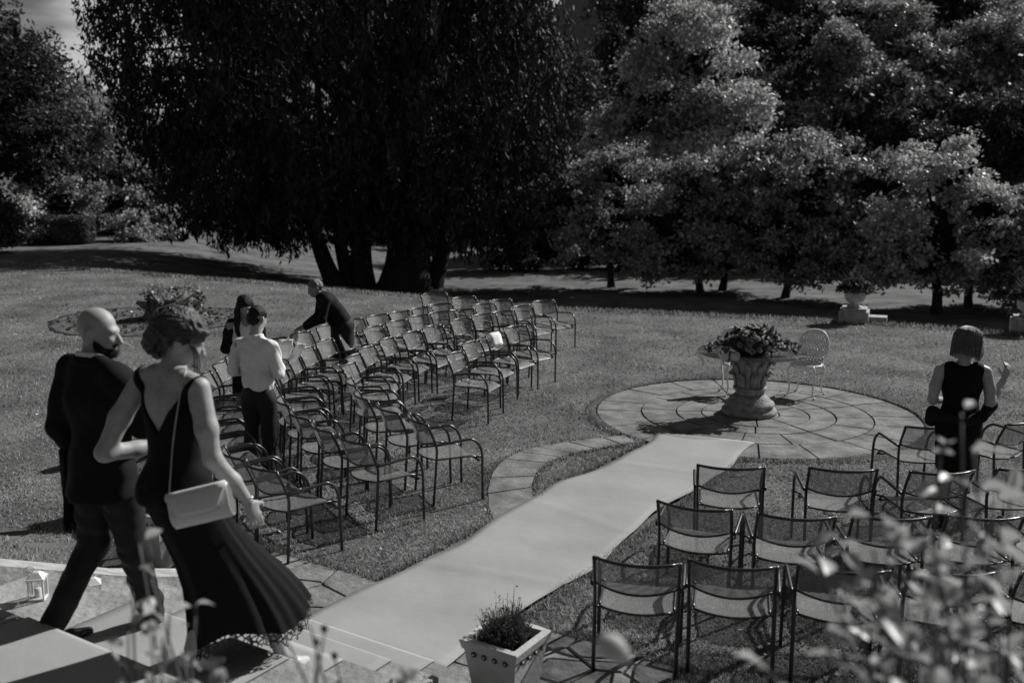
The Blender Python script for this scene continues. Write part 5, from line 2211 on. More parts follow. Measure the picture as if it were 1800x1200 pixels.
# ---- the woman in the long black dress
def build_woman():
    x, y = stw(1.55, -0.28)
    root = empty('person', (x, y, 0.67), WALK, 'woman in a long black V-back dress with pinned-up hair, walking down the steps', 'person')
    root.scale = (1.06, 1.06, 1.06)
    Mh = rotz(-40) @ Matrix.Rotation(R(-26), 3, 'X')
    hc = (0.02, 0.055, 1.555)
    b = Field(0.03)
    head(b, hc, Mh, 0.96)
    b.cap((0.0, 0.0, 1.42), (0.025, 0.03, 1.54), 0.05, 0.047)
    b.cap((-0.135, -0.005, 1.385), (0.135, -0.005, 1.385), 0.046, 0.046)
    b.cap((-0.08, -0.01, 1.405), (0.08, -0.01, 1.405), 0.042, 0.042)
    b.ell((0, 0.0, 1.27), (0.155, 0.098, 0.15))
    b.ell((0, 0.0, 1.1), (0.125, 0.09, 0.15))
    b.ell((0, 0.0, 0.93), (0.16, 0.115, 0.13))
    b.chain([(0.178, -0.005, 1.37), (0.222, -0.01, 1.2), (0.235, 0.0, 1.07), (0.262, 0.08, 0.95), (0.272, 0.15, 0.845)], [0.05, 0.046, 0.038, 0.036, 0.025], 0.025)
    b.chain([(-0.178, -0.005, 1.37), (-0.245, -0.09, 1.2), (-0.285, -0.15, 1.05), (-0.27, 0.0, 1.03), (-0.22, 0.2, 1.04)], [0.05, 0.046, 0.04, 0.036, 0.025], 0.025)
    b.chain([(0.085, 0.03, 0.84), (0.12, 0.26, 0.45), (0.13, 0.44, -0.03)], [0.075, 0.048, 0.032])
    b.chain([(-0.065, 0.02, 0.84), (0.0, 0.14, 0.48), (0.03, 0.0, 0.15)], [0.075, 0.048, 0.032])
    b.chain([(0.13, 0.44, -0.03), (0.13, 0.52, -0.12), (0.13, 0.57, -0.15)], [0.03, 0.028, 0.022], 0.015)
    b.chain([(0.03, 0.0, 0.15), (0.03, 0.08, 0.06), (0.03, 0.14, 0.028)], [0.03, 0.028, 0.022], 0.015)
    hand(b, (0.273, 0.155, 0.84), (0.1, 0.35, -1), (-1, 0.1, 0.0), 1, 0.95, 0.55)
    hand(b, (-0.22, 0.2, 1.04), (0.1, 1, 0.0), (0.4, 0, -1), -1, 0.95, 0.8)
    figure_part('body', b, 'skin', root, 0.0075)
    # bracelet
    m = MB()
    u, v = frame_of(Vector((0.1, 0.4, -1)))
    m.tube([Vector((0.27, 0.142, 0.86)) + (u * math.cos(a) + v * math.sin(a)) * 0.031 for a in [2 * PI * k / 20 for k in range(21)]], 0.003, 5, False)
    m.build('bracelet', 'chain', root)
    # hair
    P = head(Field(), hc, Mh, 0.96)
    Q = Mh.to_4x4()
    f = Field(0.03)
    f.ell(P(0, -0.03, 0.05), (0.094, 0.102, 0.085), Q)
    f.ell(P(0.0, -0.085, -0.01), (0.09, 0.065, 0.085), Q)
    f.ell(P(0.0, -0.1, -0.06), (0.062, 0.052, 0.05), Q)
    f.ell(P(0.045, 0.03, 0.06), (0.042, 0.06, 0.05), Q)
    f.ell(P(-0.045, 0.025, 0.06), (0.042, 0.06, 0.05), Q)

    def groove(V):
        c = np.array(P(0, -0.03, 0.03))
        d = V - c
        a = np.arctan2(d[:, 1], d[:, 0])
        w = 0.0035 * np.sin(a * 26 + d[:, 2] * 50) + 0.003 * np.sin(d[:, 2] * 160 + a * 7)
        return V + d / (np.linalg.norm(d, axis=1, keepdims=True) + 1e-6) * w[:, None]
    figure_part('hair', f, 'hair_brown', root, 0.006, groove)
    m = MB()
    pr = random.Random(18)
    ez = (0.1, 0.108, 0.092)
    for k in range(420):
        a0 = pr.uniform(-2.7, 2.7)
        hl = Vector((math.sin(a0) * 0.9, math.cos(a0) * 0.85, pr.uniform(-0.35, 0.5) if abs(a0) > 0.8 else pr.uniform(0.35, 0.75))).normalized()
        bn = Vector((pr.uniform(-.5, .5), -0.9, pr.uniform(-.75, -0.05))).normalized()
        pts = []
        wob, ph = pr.uniform(0.0, 0.1), pr.uniform(0, 6)
        for i in range(9):
            t = i / 8
            v = hl.lerp(bn, t)
            if v.length < 0.2:
                v = v + Vector((0, 0, 0.5))
            v.normalize()
            lift = 1 + 0.05 * math.sin(PI * t) + wob * math.sin(t * 7 + ph) * 0.5 + (0.22 if v.y < -0.4 else 0.0) * t
            pts.append(P(v.x * ez[0] * lift, -0.03 + v.y * ez[1] * lift, 0.038 + v.z * ez[2] * lift))
        m.tube(pts, [0.0012, 0.0026, 0.003, 0.003, 0.003, 0.003, 0.0028, 0.0024, 0.001], 4)
    tag(m.build('strands', 'hair_brown', root), kind='stuff')
    m = MB()
    pr = random.Random(17)
    for k in range(70):
        a = pr.uniform(-1.25, 1.25)
        z = pr.uniform(-0.1, 0.06)
        rr = 0.118 + 0.014 * pr.random() - 0.03 * abs(z + 0.01) / 0.09
        c = P(math.sin(a) * rr * 0.82, -0.04 - math.cos(a) * rr * 0.78, z)
        curl(m, c, pr.uniform(0.014, 0.032), 12, pr, pr.uniform(0.0035, 0.0075))
    for sx in (-1, 1):
        for k in range(3):
            p0 = Vector(P(sx * 0.08, 0.035 + 0.012 * k, 0.0))
            m.tube(smooth_path([p0, p0 + Vector((0.012 * sx, 0.01, -0.04)), p0 + Vector((0.022 * sx, 0.0, -0.085)), p0 + Vector((0.01 * sx, 0.012, -0.13))], 4), 0.0035, 5)
    tag(m.build('curls', 'hair_brown', root), kind='stuff')
    # bodice with a deep V at the back
    f = Field(0.04)
    f.ell((0, 0.005, 1.26), (0.166, 0.112, 0.17))
    f.cap((-0.15, -0.003, 1.372), (0.15, -0.003, 1.372), 0.064, 0.064)
    f.ell((0, 0.0, 1.1), (0.134, 0.1, 0.17))
    f.ell((0, 0.0, 0.93), (0.172, 0.128, 0.16))
    f.ell((0.06, -0.06, 0.88), (0.1, 0.09, 0.11))
    f.ell((-0.06, -0.06, 0.88), (0.1, 0.09, 0.11))
    f.cut(lambda X, Y, Z: (Z - (1.165 + 1.5 * np.abs(X - 0.01))) * 0.55 + 0 * Y)
    f.cut(lambda X, Y, Z: (np.abs(X) - 0.172 - 0.9 * np.clip(Z - 1.36, 0, 0.035)) + 0 * Y)
    f.cut(lambda X, Y, Z: 0.84 - Z + 0 * X + 0 * Y)
    figure_part('dress_bodice', f, 'dress', root, 0.008)
    # long skirt swinging forward
    spec = [(1.02, 0.0, 0.0, 0.142, 0.108, 0), (0.93, 0, -0.01, 0.176, 0.14, 0), (0.84, 0.01, 0.01, 0.18, 0.148, 0.003), (0.7, 0.035, 0.07, 0.165, 0.16, 0.005), (0.57, 0.055, 0.14, 0.158, 0.185, 0.008),
            (0.45, 0.07, 0.205, 0.162, 0.225, 0.012), (0.34, 0.075, 0.26, 0.17, 0.27, 0.017), (0.24, 0.08, 0.3, 0.178, 0.31, 0.021), (0.165, 0.08, 0.325, 0.185, 0.335, 0.024)]
    K = 120

    def skirt_ring(sp_):
        z, cx, cy, rx, ry, am = sp_
        r_ = []
        for k in range(K):
            a = 2 * PI * k / K
            w = am * (0.35 + 0.5 * math.sin(a + 0.8) ** 2) * (0.7 * math.sin(a * 9 + 0.5 + 1.2 * math.sin(a * 2)) + 0.55 * math.sin(a * 14 + z * 4 + 2 * math.sin(a * 3 + 1)) + 0.3 * math.sin(a * 23 + 2))
            yy = cy + (ry + w) * math.sin(a)
            f_ = max(0, 1 - z / 0.75)
            drop = f_ * (0.05 * math.sin(a * 3 + 1) - 0.03 * max(0, math.cos(a + 0.66)) + 0.08 * max(0, -math.cos(a + 0.3)))
            r_.append((cx + (rx + w) * math.cos(a), yy, z - drop))
        return r_
    m = MB()
    m.rings([skirt_ring(q) for q in spec], caps=False)
    o = m.build('dress_skirt', 'dress', root)
    m = MB()
    last = skirt_ring(spec[-1])
    low_ = [(p[0] * 1.02, 0.3 + (p[1] - 0.3) * 1.025, p[2] - 0.06 - 0.014 * math.sin(k * 2 * PI / 5)) for k, p in enumerate(last)]
    m.rings([last, low_], caps=False)
    m.build('hem_lace', 'lace', root)
    # heeled shoes
    for (ax_, ay, az, ground) in ((0.13, 0.44, -0.03, -0.168), (0.03, 0.0, 0.15, 0.0)):
        f = Field(0.014)
        g = ground
        f.chain([(ax_, ay - 0.035, g + 0.105), (ax_, ay + 0.03, g + 0.075), (ax_, ay + 0.1, g + 0.032), (ax_, ay + 0.165, g + 0.022)], [0.03, 0.031, 0.036, 0.022])
        f.cut(lambda X, Y, Z, g=g: g + 0.004 - Z + 0 * X + 0 * Y)
        f.cut(lambda X, Y, Z, g=g, ax_=ax_, ay=ay: 0.03 - np.sqrt((X - ax_) ** 2 + ((Y - ay - 0.02) * 0.55) ** 2 + (Z - g - 0.15) ** 2))
        f.chain([(ax_, ay - 0.045, g + 0.1), (ax_, ay - 0.035, g + 0.05), (ax_, ay - 0.03, g + 0.012)], [0.02, 0.009, 0.007], 0.008)
        figure_part('shoe', f, 'shoe_light', root, 0.006)
    # clutch bag on a chain
    W = Matrix.Translation(root.location) @ Matrix.Rotation(WALK, 4, 'Z') @ Matrix.Scale(1.06, 4)
    bag = empty('handbag', W @ Vector((0.32, -0.14, 0.92)), 0, 'pale satin clutch bag with a flap, hung on a chain from the woman\'s shoulder', 'handbag')
    bag.rotation_euler = (R(-8), R(-15), R(-4))
    bag.scale = (0.88, 0.88, 0.88)
    w = 0.158
    prof = []
    for k in range(24):
        a = 2 * PI * k / 24
        prof.append((0.042 * math.cos(a) * (1.0 if math.sin(a) < 0 else 0.75), 0.088 * math.sin(a)))
    m = MB()
    rings = []
    for xk, sc in ((-w, 0.0), (-w, 0.9), (-w + 0.006, 1.0), (0, 1.02), (w - 0.006, 1.0), (w, 0.9), (w, 0.0)):
        rings.append([(xk, p[0] * max(sc, 0.02), p[1] * max(sc, 0.02)) for p in prof])
    m.rings(rings)
    m.build('body', 'bag', bag)
    m = MB()
    rows = []
    for i in range(9):
        t = i / 8
        ang = PI / 2 + 0.15 + t * 1.75
        half = w * (1.0 - max(0, t - 0.35) * 0.55)
        rows.append([(-half + 2 * half * k / 6, -0.049 * abs(math.cos(ang)) - 0.004 - 0.016 * max(0, t - 0.5), 0.093 * math.sin(ang)) for k in range(7)])
    m.rings(rows, caps=False, closed=False)
    o = m.build('flap', 'bag', bag)
    so = o.modifiers.new('thick', 'SOLIDIFY')
    so.thickness = 0.004
    for sx in (-1, 1):
        m = MB()
        m.rings([[(sx * (w + 0.001), p[0] * q, p[1] * q) for p in prof] for q in (0.86, 0.02)], caps=False)
        m.build('side_gusset', 'bag_inner', bag)
    bi = bag.matrix_basis.inverted() if False else (Matrix.Translation(bag.location) @ bag.rotation_euler.to_matrix().to_4x4() @ Matrix.Scale(0.88, 4)).inverted()
    shoulder = bi @ (W @ Vector((0.125, -0.02, 1.447)))
    m = MB()
    st_, en = Vector((-w + 0.01, -0.0, 0.085)), shoulder
    n = 90
    back = bi @ (W @ Vector((0.10, -0.145, 1.2)))
    path = smooth_path([st_, st_.lerp(en, 0.4) + Vector((0, -0.035, 0)), st_.lerp(en, 0.75) + Vector((0, -0.03, 0)), en], 30)
    for i, p in enumerate(path):
        m.ball(tuple(p), 0.0042, 5, 4)
    m.build('chain_strap', 'chain', bag)


build_woman()


# ---- the young man in the white shirt
def build_shirt_man():
    root = empty('person', (-2.46, 9.42, 0), R(-18), 'young man in a white shirt and dark trousers standing among the chairs', 'person')
    Mh = rotz(-12) @ Matrix.Rotation(R(-20), 3, 'X')
    hc = (0.0, 0.045, 1.645)
    b = Field(0.03)
    head(b, hc, Mh, 1.0)
    b.cap((0, -0.01, 1.44), (0.0, 0.015, 1.58), 0.06, 0.056)
    b.ell((0, 0, 1.22), (0.15, 0.1, 0.25))
    b.cap((-0.14, 0, 1.41), (0.14, 0, 1.41), 0.055, 0.055)
    b.chain([(-0.19, 0, 1.4), (-0.25, -0.03, 1.14), (-0.13, 0.2, 1.1)], [0.05, 0.04, 0.028])
    b.chain([(0.19, 0, 1.4), (0.25, -0.03, 1.14), (0.13, 0.2, 1.16)], [0.05, 0.04, 0.028])
    b.ell((0, 0, 0.95), (0.15, 0.1, 0.14))
    b.chain([(-0.09, 0, 0.9), (-0.1, 0.02, 0.5), (-0.1, -0.03, 0.08)], [0.07, 0.05, 0.035])
    b.chain([(0.09, 0, 0.9), (0.1, 0.02, 0.5), (0.1, -0.03, 0.08)], [0.07, 0.05, 0.035])
    hand(b, (-0.12, 0.21, 1.1), (0.5, 0.8, 0.2), (0.6, -0.3, 0.6), 1, 1.0, 0.7)
    hand(b, (0.12, 0.21, 1.16), (-0.2, 0.8, 0.3), (-0.6, -0.3, 0.6), -1, 1.0, 0.7)
    figure_part('body', b, 'skin', root, 0.0095)
    P = head(Field(), hc, Mh, 1.0)
    f = Field(0.02)
    f.ell(P(0, -0.018, 0.045), (0.08, 0.096, 0.085), Mh.to_4x4())
    f.ell(P(0, -0.055, -0.01), (0.073, 0.055, 0.07), Mh.to_4x4())
    figure_part('hair', f, 'hair_black', root, 0.008, cloth_noise(0.004, 60, 8))
    f = Field(0.045)
    f.ell((0, 0, 1.25), (0.178, 0.122, 0.24))
    f.cap((-0.15, -0.01, 1.405), (0.15, -0.01, 1.405), 0.062, 0.062)
    f.cap((0, -0.012, 1.44), (0, -0.005, 1.5), 0.072, 0.07, None, 0.02)
    f.ell((0, 0, 1.06), (0.17, 0.125, 0.19))
    f.chain([(-0.185, -0.005, 1.39), (-0.25, -0.03, 1.14), (-0.14, 0.18, 1.1)], [0.064, 0.056, 0.044], 0.02)
    f.chain([(0.185, -0.005, 1.39), (0.25, -0.03, 1.14), (0.14, 0.18, 1.16)], [0.064, 0.056, 0.044], 0.02)
    f.cut(lambda X, Y, Z: 0.935 + 0.02 * np.sin(X * 20) - Z + 0 * Y)
    f.cut(lambda X, Y, Z: Z - 1.512 + 0 * X + 0 * Y)
    figure_part('shirt', f, 'shirt', root, 0.0095, lambda V: cloth_noise(0.009, 38, 21)(cloth_noise(0.014, 17, 11)(V)))
    f = Field(0.04)
    f.ell((0, 0, 0.93), (0.172, 0.128, 0.13))
    f.chain([(-0.09, 0, 0.86), (-0.1, 0.02, 0.5), (-0.1, -0.03, 0.1)], [0.1, 0.078, 0.068], 0.03)
    f.chain([(0.09, 0, 0.86), (0.1, 0.02, 0.5), (0.1, -0.03, 0.1)], [0.1, 0.078, 0.068], 0.03)
    figure_part('trousers', f, 'trouser', root, 0.011, cloth_noise(0.01, 15, 12))
    shoe('shoe', 'shoe_black', root, (-0.1, -0.03, 0.105), (-0.2, 1, 0), 0.012)
    shoe('shoe', 'shoe_black', root, (0.1, -0.03, 0.105), (0.2, 1, 0), 0.012)
    for k, (loc, rz, rx, lab) in enumerate((((0.10, 0.34, 1.31), 10, 35, 'white order-of-service sheet held by the man in the white shirt'), ((0.22, 0.36, 1.28), -25, 40, 'second white sheet held at the shirt man\'s right hand'))):
        m = MB()
        rows = [[(-0.075 + 0.05 * i, 0.01 * math.sin(i * 1.1) + 0.012 * math.sin(j), -0.105 + 0.07 * j) for i in range(4)] for j in range(4)]
        m.rings(rows, caps=False, closed=False)
        o = m.build('paper_sheet', 'paper')
        o.modifiers.new('thick', 'SOLIDIFY').thickness = 0.0015
        o.location = root.matrix_basis @ Vector(loc)
        o.rotation_euler = (R(-rx), 0, R(rz - 18))
        tag(o, lab, 'paper')


build_shirt_man()


# ---- woman with long dark hair beyond him
def build_dark_hair_woman():
    root = empty('person', (-3.06, 11.25, 0), R(-150), 'woman with long dark hair facing the man in the white shirt', 'person')
    Mh = Matrix.Rotation(R(-25), 3, 'X')
    hc = (0.0, 0.05, 1.52)
    b = Field(0.03)
    head(b, hc, Mh, 0.96)
    b.cap((0, 0, 1.34), (0, 0.02, 1.46), 0.05, 0.046)
    b.ell((0, 0, 1.17), (0.145, 0.095, 0.2))
    b.cap((-0.125, 0, 1.32), (0.125, 0, 1.32), 0.046, 0.046)
    b.chain([(-0.165, 0, 1.31), (-0.21, -0.02, 1.05), (-0.12, 0.18, 1.0)], [0.045, 0.038, 0.026])
    b.chain([(0.165, 0, 1.31), (0.21, -0.02, 1.05), (0.12, 0.18, 1.0)], [0.045, 0.038, 0.026])
    b.ell((0, 0, 0.9), (0.15, 0.11, 0.14))
    b.chain([(-0.08, 0, 0.85), (-0.085, 0, 0.46), (-0.085, -0.02, 0.08)], [0.075, 0.048, 0.032])
    b.chain([(0.08, 0, 0.85), (0.085, 0, 0.46), (0.085, -0.02, 0.08)], [0.075, 0.048, 0.032])
    hand(b, (-0.12, 0.18, 1.0), (0.6, 0.7, 0.1), (0.3, -0.2, 0.9), 1, 0.92, 0.6)
    hand(b, (0.12, 0.18, 1.0), (-0.6, 0.7, 0.1), (-0.3, -0.2, 0.9), -1, 0.92, 0.6)
    figure_part('body', b, 'skin_dark', root, 0.0105)
    P = head(Field(), hc, Mh, 0.96)
    Q = Mh.to_4x4()
    f = Field(0.03)
    f.ell(P(0, -0.025, 0.05), (0.088, 0.1, 0.082), Q)
    f.ell(P(0, -0.06, -0.02), (0.085, 0.06, 0.09), Q)
    for sx in (-1, 1):
        f.chain([P(sx * 0.075, 0.0, 0.03), P(sx * 0.085, 0.0, -0.06), (sx * 0.1, 0.05, 1.34), (sx * 0.1, 0.09, 1.2)], [0.03, 0.032, 0.036, 0.022], 0.02)
    f.chain([P(0, -0.08, -0.05), (0, -0.1, 1.35), (0, -0.12, 1.18)], [0.07, 0.07, 0.04], 0.03)
    figure_part('hair', f, 'hair_black', root, 0.009, cloth_noise(0.005, 50, 2))
    f = Field(0.04)
    f.ell((0, 0, 1.18), (0.16, 0.112, 0.19))
    f.ell((0, 0, 1.0), (0.14, 0.105, 0.17))
    f.cap((-0.105, 0, 1.31), (0.105, 0, 1.31), 0.057, 0.057)
    f.cut(lambda X, Y, Z: 0.05 - np.sqrt(X ** 2 + (Y - 0.06) ** 2 + ((Z - 1.36) * 0.7) ** 2))
    figure_part('top', f, 'shirt', root, 0.0105, cloth_noise(0.005, 18, 4))
    f = Field(0.03)
    for sx in (-1, 1):
        f.chain([(sx * 0.14, -0.02, 1.33), (sx * 0.185, -0.02, 1.22), (sx * 0.22, -0.03, 1.04), (sx * 0.14, 0.16, 1.0)], [0.058, 0.06, 0.053, 0.04])
    f.ell((0, -0.045, 1.15), (0.17, 0.085, 0.22))
    figure_part('cardigan', f, 'suit', root, 0.0105, cloth_noise(0.006, 18, 5))
    f = Field(0.04)
    f.ell((0, 0, 0.88), (0.172, 0.13, 0.17))
    f.cap((0, 0, 0.8), (0, 0, 0.52), 0.16, 0.175)
    f.cut(lambda X, Y, Z: 0.5 - Z + 0 * X + 0 * Y)
    figure_part('skirt', f, 'dress', root, 0.012)
    shoe('shoe', 'shoe_black', root, (-0.085, -0.02, 0.105), (0, 1, 0), 0.013)
    shoe('shoe', 'shoe_black', root, (0.085, -0.02, 0.105), (0, 1, 0), 0.013)


build_dark_hair_woman()


# ---- fair-haired woman bending to a chair
def build_bending_woman():
    root = empty('person', (-2.42, 13.9, 0), R(112), 'fair-haired woman in a dark cardigan bending over the outermost row', 'person')
    # local +y is where she leans (to the left of the picture, a little towards the camera)
    Mh = Matrix.Rotation(R(-24), 3, 'X') @ rotz(12)
    hc = (0.0, 0.36, 1.415)
    b = Field(0.03)
    head(b, hc, Mh, 0.97)
    b.cap((0, 0.25, 1.28), (0, 0.32, 1.37), 0.05, 0.047)
    b.chain([(0, 0.0, 0.92), (0, 0.09, 1.06), (0, 0.2, 1.22)], [0.11, 0.1, 0.105])
    b.cap((-0.14, 0.23, 1.26), (0.14, 0.23, 1.26), 0.048, 0.048)
    b.chain([(0.17, 0.24, 1.25), (0.2, 0.28, 1.0), (0.14, 0.5, 0.87)], [0.045, 0.038, 0.026])
    b.chain([(-0.17, 0.24, 1.25), (-0.2, 0.32, 1.0), (-0.1, 0.54, 0.88)], [0.045, 0.038, 0.026])
    hand(b, (0.14, 0.5, 0.87), (-0.2, 0.9, -0.25), (0, -0.2, -1), -1, 0.95, 0.5)
    hand(b, (-0.1, 0.54, 0.88), (0.2, 0.9, -0.25), (0, -0.2, -1), 1, 0.95, 0.5)
    b.chain([(-0.07, -0.02, 0.84), (-0.075, -0.02, 0.46), (-0.085, -0.03, 0.08)], [0.07, 0.046, 0.033])
    b.chain([(0.07, -0.02, 0.84), (0.075, -0.02, 0.46), (0.085, -0.03, 0.08)], [0.07, 0.046, 0.033])
    figure_part('body', b, 'skin_dark', root, 0.011)
    P = head(Field(), hc, Mh, 0.97)
    Q = Mh.to_4x4()
    f = Field(0.025)
    f.ell(P(0, -0.03, 0.05), (0.086, 0.096, 0.08), Q)
    f.ell(P(0, -0.07, 0.0), (0.08, 0.05, 0.075), Q)
    f.ell(P(0, -0.115, 0.0), (0.04, 0.035, 0.04), Q)
    figure_part('hair', f, 'hair_grey', root, 0.009, cloth_noise(0.006, 60, 6))
    f = Field(0.05)
    f.chain([(0, -0.02, 0.88), (0, 0.08, 1.05), (0, 0.19, 1.21)], [0.165, 0.145, 0.15])
    f.cap((-0.14, 0.22, 1.265), (0.14, 0.22, 1.265), 0.074, 0.074)
    f.cap((0, 0.26, 1.29), (0, 0.29, 1.31), 0.072, 0.066)
    f.chain([(0.17, 0.23, 1.25), (0.215, 0.27, 1.0), (0.15, 0.47, 0.885)], [0.066, 0.058, 0.045], 0.02)
    f.chain([(-0.17, 0.23, 1.25), (-0.215, 0.31, 1.0), (-0.11, 0.51, 0.895)], [0.066, 0.058, 0.045], 0.02)
    figure_part('cardigan', f, 'suit', root, 0.011, cloth_noise(0.008, 17, 7))
    f = Field(0.05)
    f.ell((0, -0.03, 0.88), (0.175, 0.16, 0.16))
    f.cap((0, -0.02, 0.8), (0, -0.02, 0.45), 0.165, 0.18)
    f.cut(lambda X, Y, Z: 0.42 - Z + 0 * X + 0 * Y)
    figure_part('skirt', f, 'trouser', root, 0.012, cloth_noise(0.008, 14, 8))
    shoe('shoe', 'shoe_black', root, (-0.085, -0.03, 0.105), (0, 1, 0), 0.013)
    shoe('shoe', 'shoe_black', root, (0.085, -0.03, 0.105), (0, 1, 0), 0.013)


build_bending_woman()


# ---- woman with bobbed hair at the right
def build_bob_woman():
    root = empty('person', (3.83, 8.28, 0), R(-14), 'woman with bobbed fair hair in a black sleeveless dress among the right-hand chairs', 'person')
    Mh = rotz(-28) @ Matrix.Rotation(R(-18), 3, 'X')
    hc = (0.03, 0.04, 1.615)
    b = Field(0.03)
    head(b, hc, Mh, 0.99)
    b.cap((0, 0, 1.43), (0.015, 0.015, 1.55), 0.052, 0.05)
    b.ell((0, 0, 1.25), (0.15, 0.1, 0.2))
    b.cap((-0.135, -0.005, 1.40), (0.135, -0.005, 1.40), 0.048, 0.048)
    b.chain([(0.178, 0, 1.38), (0.215, -0.02, 1.24), (0.225, -0.02, 1.12), (0.29, 0.07, 1.2), (0.36, 0.15, 1.3)], [0.05, 0.047, 0.042, 0.037, 0.026], 0.02)
    b.chain([(-0.178, 0, 1.38), (-0.215, -0.02, 1.24), (-0.225, -0.01, 1.12), (-0.12, 0.16, 1.08)], [0.05, 0.047, 0.042, 0.028], 0.02)
    b.ell((0, 0, 0.95), (0.16, 0.115, 0.14))
    b.chain([(-0.085, 0, 0.9), (-0.085, 0.01, 0.5), (-0.085, -0.03, 0.3), (-0.085, -0.03, 0.09)], [0.08, 0.054, 0.05, 0.033])
    b.chain([(0.085, 0, 0.9), (0.085, 0.01, 0.5), (0.085, -0.03, 0.3), (0.085, -0.03, 0.09)], [0.08, 0.054, 0.05, 0.033])
    hand(b, (0.36, 0.15, 1.3), (0.25, 0.2, 0.9), (-0.5, 0.9, -0.1), 1, 0.98, 1.0)
    hand(b, (-0.12, 0.16, 1.08), (0.6, 0.7, 0.1), (0.3, -0.1, 0.9), 1, 0.98, 0.7)
    figure_part('body', b, 'skin', root, 0.009)
    P = head(Field(), hc, Mh, 0.99)
    Q = Mh.to_4x4()
    f = Field(0.03)
    f.ell(P(0, -0.028, 0.03), (0.112, 0.125, 0.105), Q)
    f.ell(P(0, -0.05, -0.06), (0.112, 0.098, 0.085), Q)
    for sx in (-1, 1):
        f.chain([P(sx * 0.08, 0.0, 0.02), P(sx * 0.092, 0.02, -0.07), P(sx * 0.088, 0.045, -0.12)], [0.032, 0.032, 0.022])

    def strands(V):
        c = np.array(P(0, -0.02, 0.0))
        d = V - c
        a = np.arctan2(d[:, 1], d[:, 0])
        w = 0.003 * np.sin(a * 30 + 1.5 * np.sin(d[:, 2] * 20)) + 0.002 * np.sin(a * 53)
        o = V.copy()
        o[:, :2] += d[:, :2] / (np.linalg.norm(d[:, :2], axis=1, keepdims=True) + 1e-6) * w[:, None]
        return o
    figure_part('hair', f, 'hair_blonde', root, 0.007, strands)
    m = MB()
    pr = random.Random(44)
    for k in range(420):
        a = pr.uniform(0, 2 * PI)
        if abs(math.sin(a) - 1) < 0.25:
            continue
        rr = pr.uniform(0.96, 1.05)
        pts = []
        for i in range(8):
            t = i / 7
            e = PI / 2 * min(1, t * 1.45)
            h_ = 0.03 + 0.112 * math.cos(e) - max(0, t - 0.62) * 0.42
            q = math.sin(e) * rr * (1 - 0.1 * max(0, t - 0.7))
            pts.append(P(0.116 * q * math.cos(a), -0.032 + 0.126 * q * math.sin(a), h_))
        m.tube(pts, [0.001, 0.0022, 0.0026, 0.0026, 0.0026, 0.0024, 0.002, 0.001], 4)
    tag(m.build('strands', 'hair_grey', root), kind='stuff')
    f = Field(0.04)
    f.ell((0, 0, 1.26), (0.165, 0.118, 0.19))
    f.cap((-0.11, -0.005, 1.395), (0.11, -0.005, 1.395), 0.066, 0.066)
    f.ell((0, 0, 1.08), (0.145, 0.11, 0.18))
    f.ell((0, -0.01, 0.92), (0.19, 0.15, 0.19))
    f.cap((0, 0, 0.82), (0, 0.0, 0.56), 0.178, 0.165)
    f.cut(lambda X, Y, Z: 0.52 - Z + 0 * X + 0 * Y)
    f.cut(lambda X, Y, Z: np.abs(X) - 0.178 - np.maximum(0, 1.2 - Z) + 0 * Y)
    f.cut(lambda X, Y, Z: 0.09 - np.sqrt(X ** 2 + Y ** 2 + (Z - 1.505) ** 2))
    figure_part('dress', f, 'dress', root, 0.01, cloth_noise(0.006, 16, 9))
    m = MB()
    pr = random.Random(8)
    f = Field(0.02)
    f.chain([(0.15, -0.09, 1.0), (0.2, -0.05, 1.04), (0.245, 0.02, 1.1)], [0.04, 0.045, 0.05])
    f.chain([(-0.16, -0.08, 1.0), (-0.22, -0.04, 1.02), (-0.225, 0.0, 0.93)], [0.045, 0.05, 0.05])
    f.chain([(-0.16, -0.1, 1.0), (0, -0.14, 0.97), (0.17, -0.09, 1.02)], [0.045, 0.05, 0.045])
    figure_part('wrap', f, 'suit', root, 0.01, cloth_noise(0.014, 26, 10))
    shoe('shoe', 'shoe_black', root, (-0.085, -0.03, 0.105), (-.1, 1, 0), 0.012)
    shoe('shoe', 'shoe_black', root, (0.085, -0.03, 0.105), (.1, 1, 0), 0.012)


build_bob_woman()

# ------------------------------------------------------------------ rose bushes near the camera


def cane(m, a, b, rng, r0=0.006):
    a, b = Vector(a), Vector(b)
    mid = (a + b) / 2 + Vector((rng.uniform(-.05, .05), rng.uniform(-.05, .05), 0.14 * (b - a).length))
    pts = smooth_path([a, a.lerp(mid, 0.5) + Vector((0, 0, 0.02)), mid, b], 5)
    m.tube(pts, [r0 * (1 - 0.6 * i / (len(pts) - 1)) for i in range(len(pts))], 6)
    return pts


def rose_mesh(seed):
    rng = random.Random(seed)
    m = MB()
    for ring, (n, r, h, tilt) in enumerate(((5, 0.036, 0.012, 0.2), (5, 0.030, 0.02, 0.6), (4, 0.021, 0.026, 1.0), (3, 0.012, 0.03, 1.35))):
        for k in range(n):
            a = 2 * PI * k / n + ring * 0.7 + rng.uniform(-.15, .15)
            rows = []
            for i in range(4):
                f = i / 3
                rr = r * (0.15 + 0.85 * f * math.cos(tilt * f * 0.8))
                z = h * f * (0.3 + tilt) * 0.8
                wd = 0.75 * math.sin(PI * (0.2 + 0.62 * f))
                rows.append([(rr * math.cos(a + u * wd), rr * math.sin(a + u * wd), z + 0.004 * abs(u) * f) for u in (-1, -0.4, 0.4, 1)])
            m.rings(rows, caps=False, closed=False)
    return m.mesh('rose')


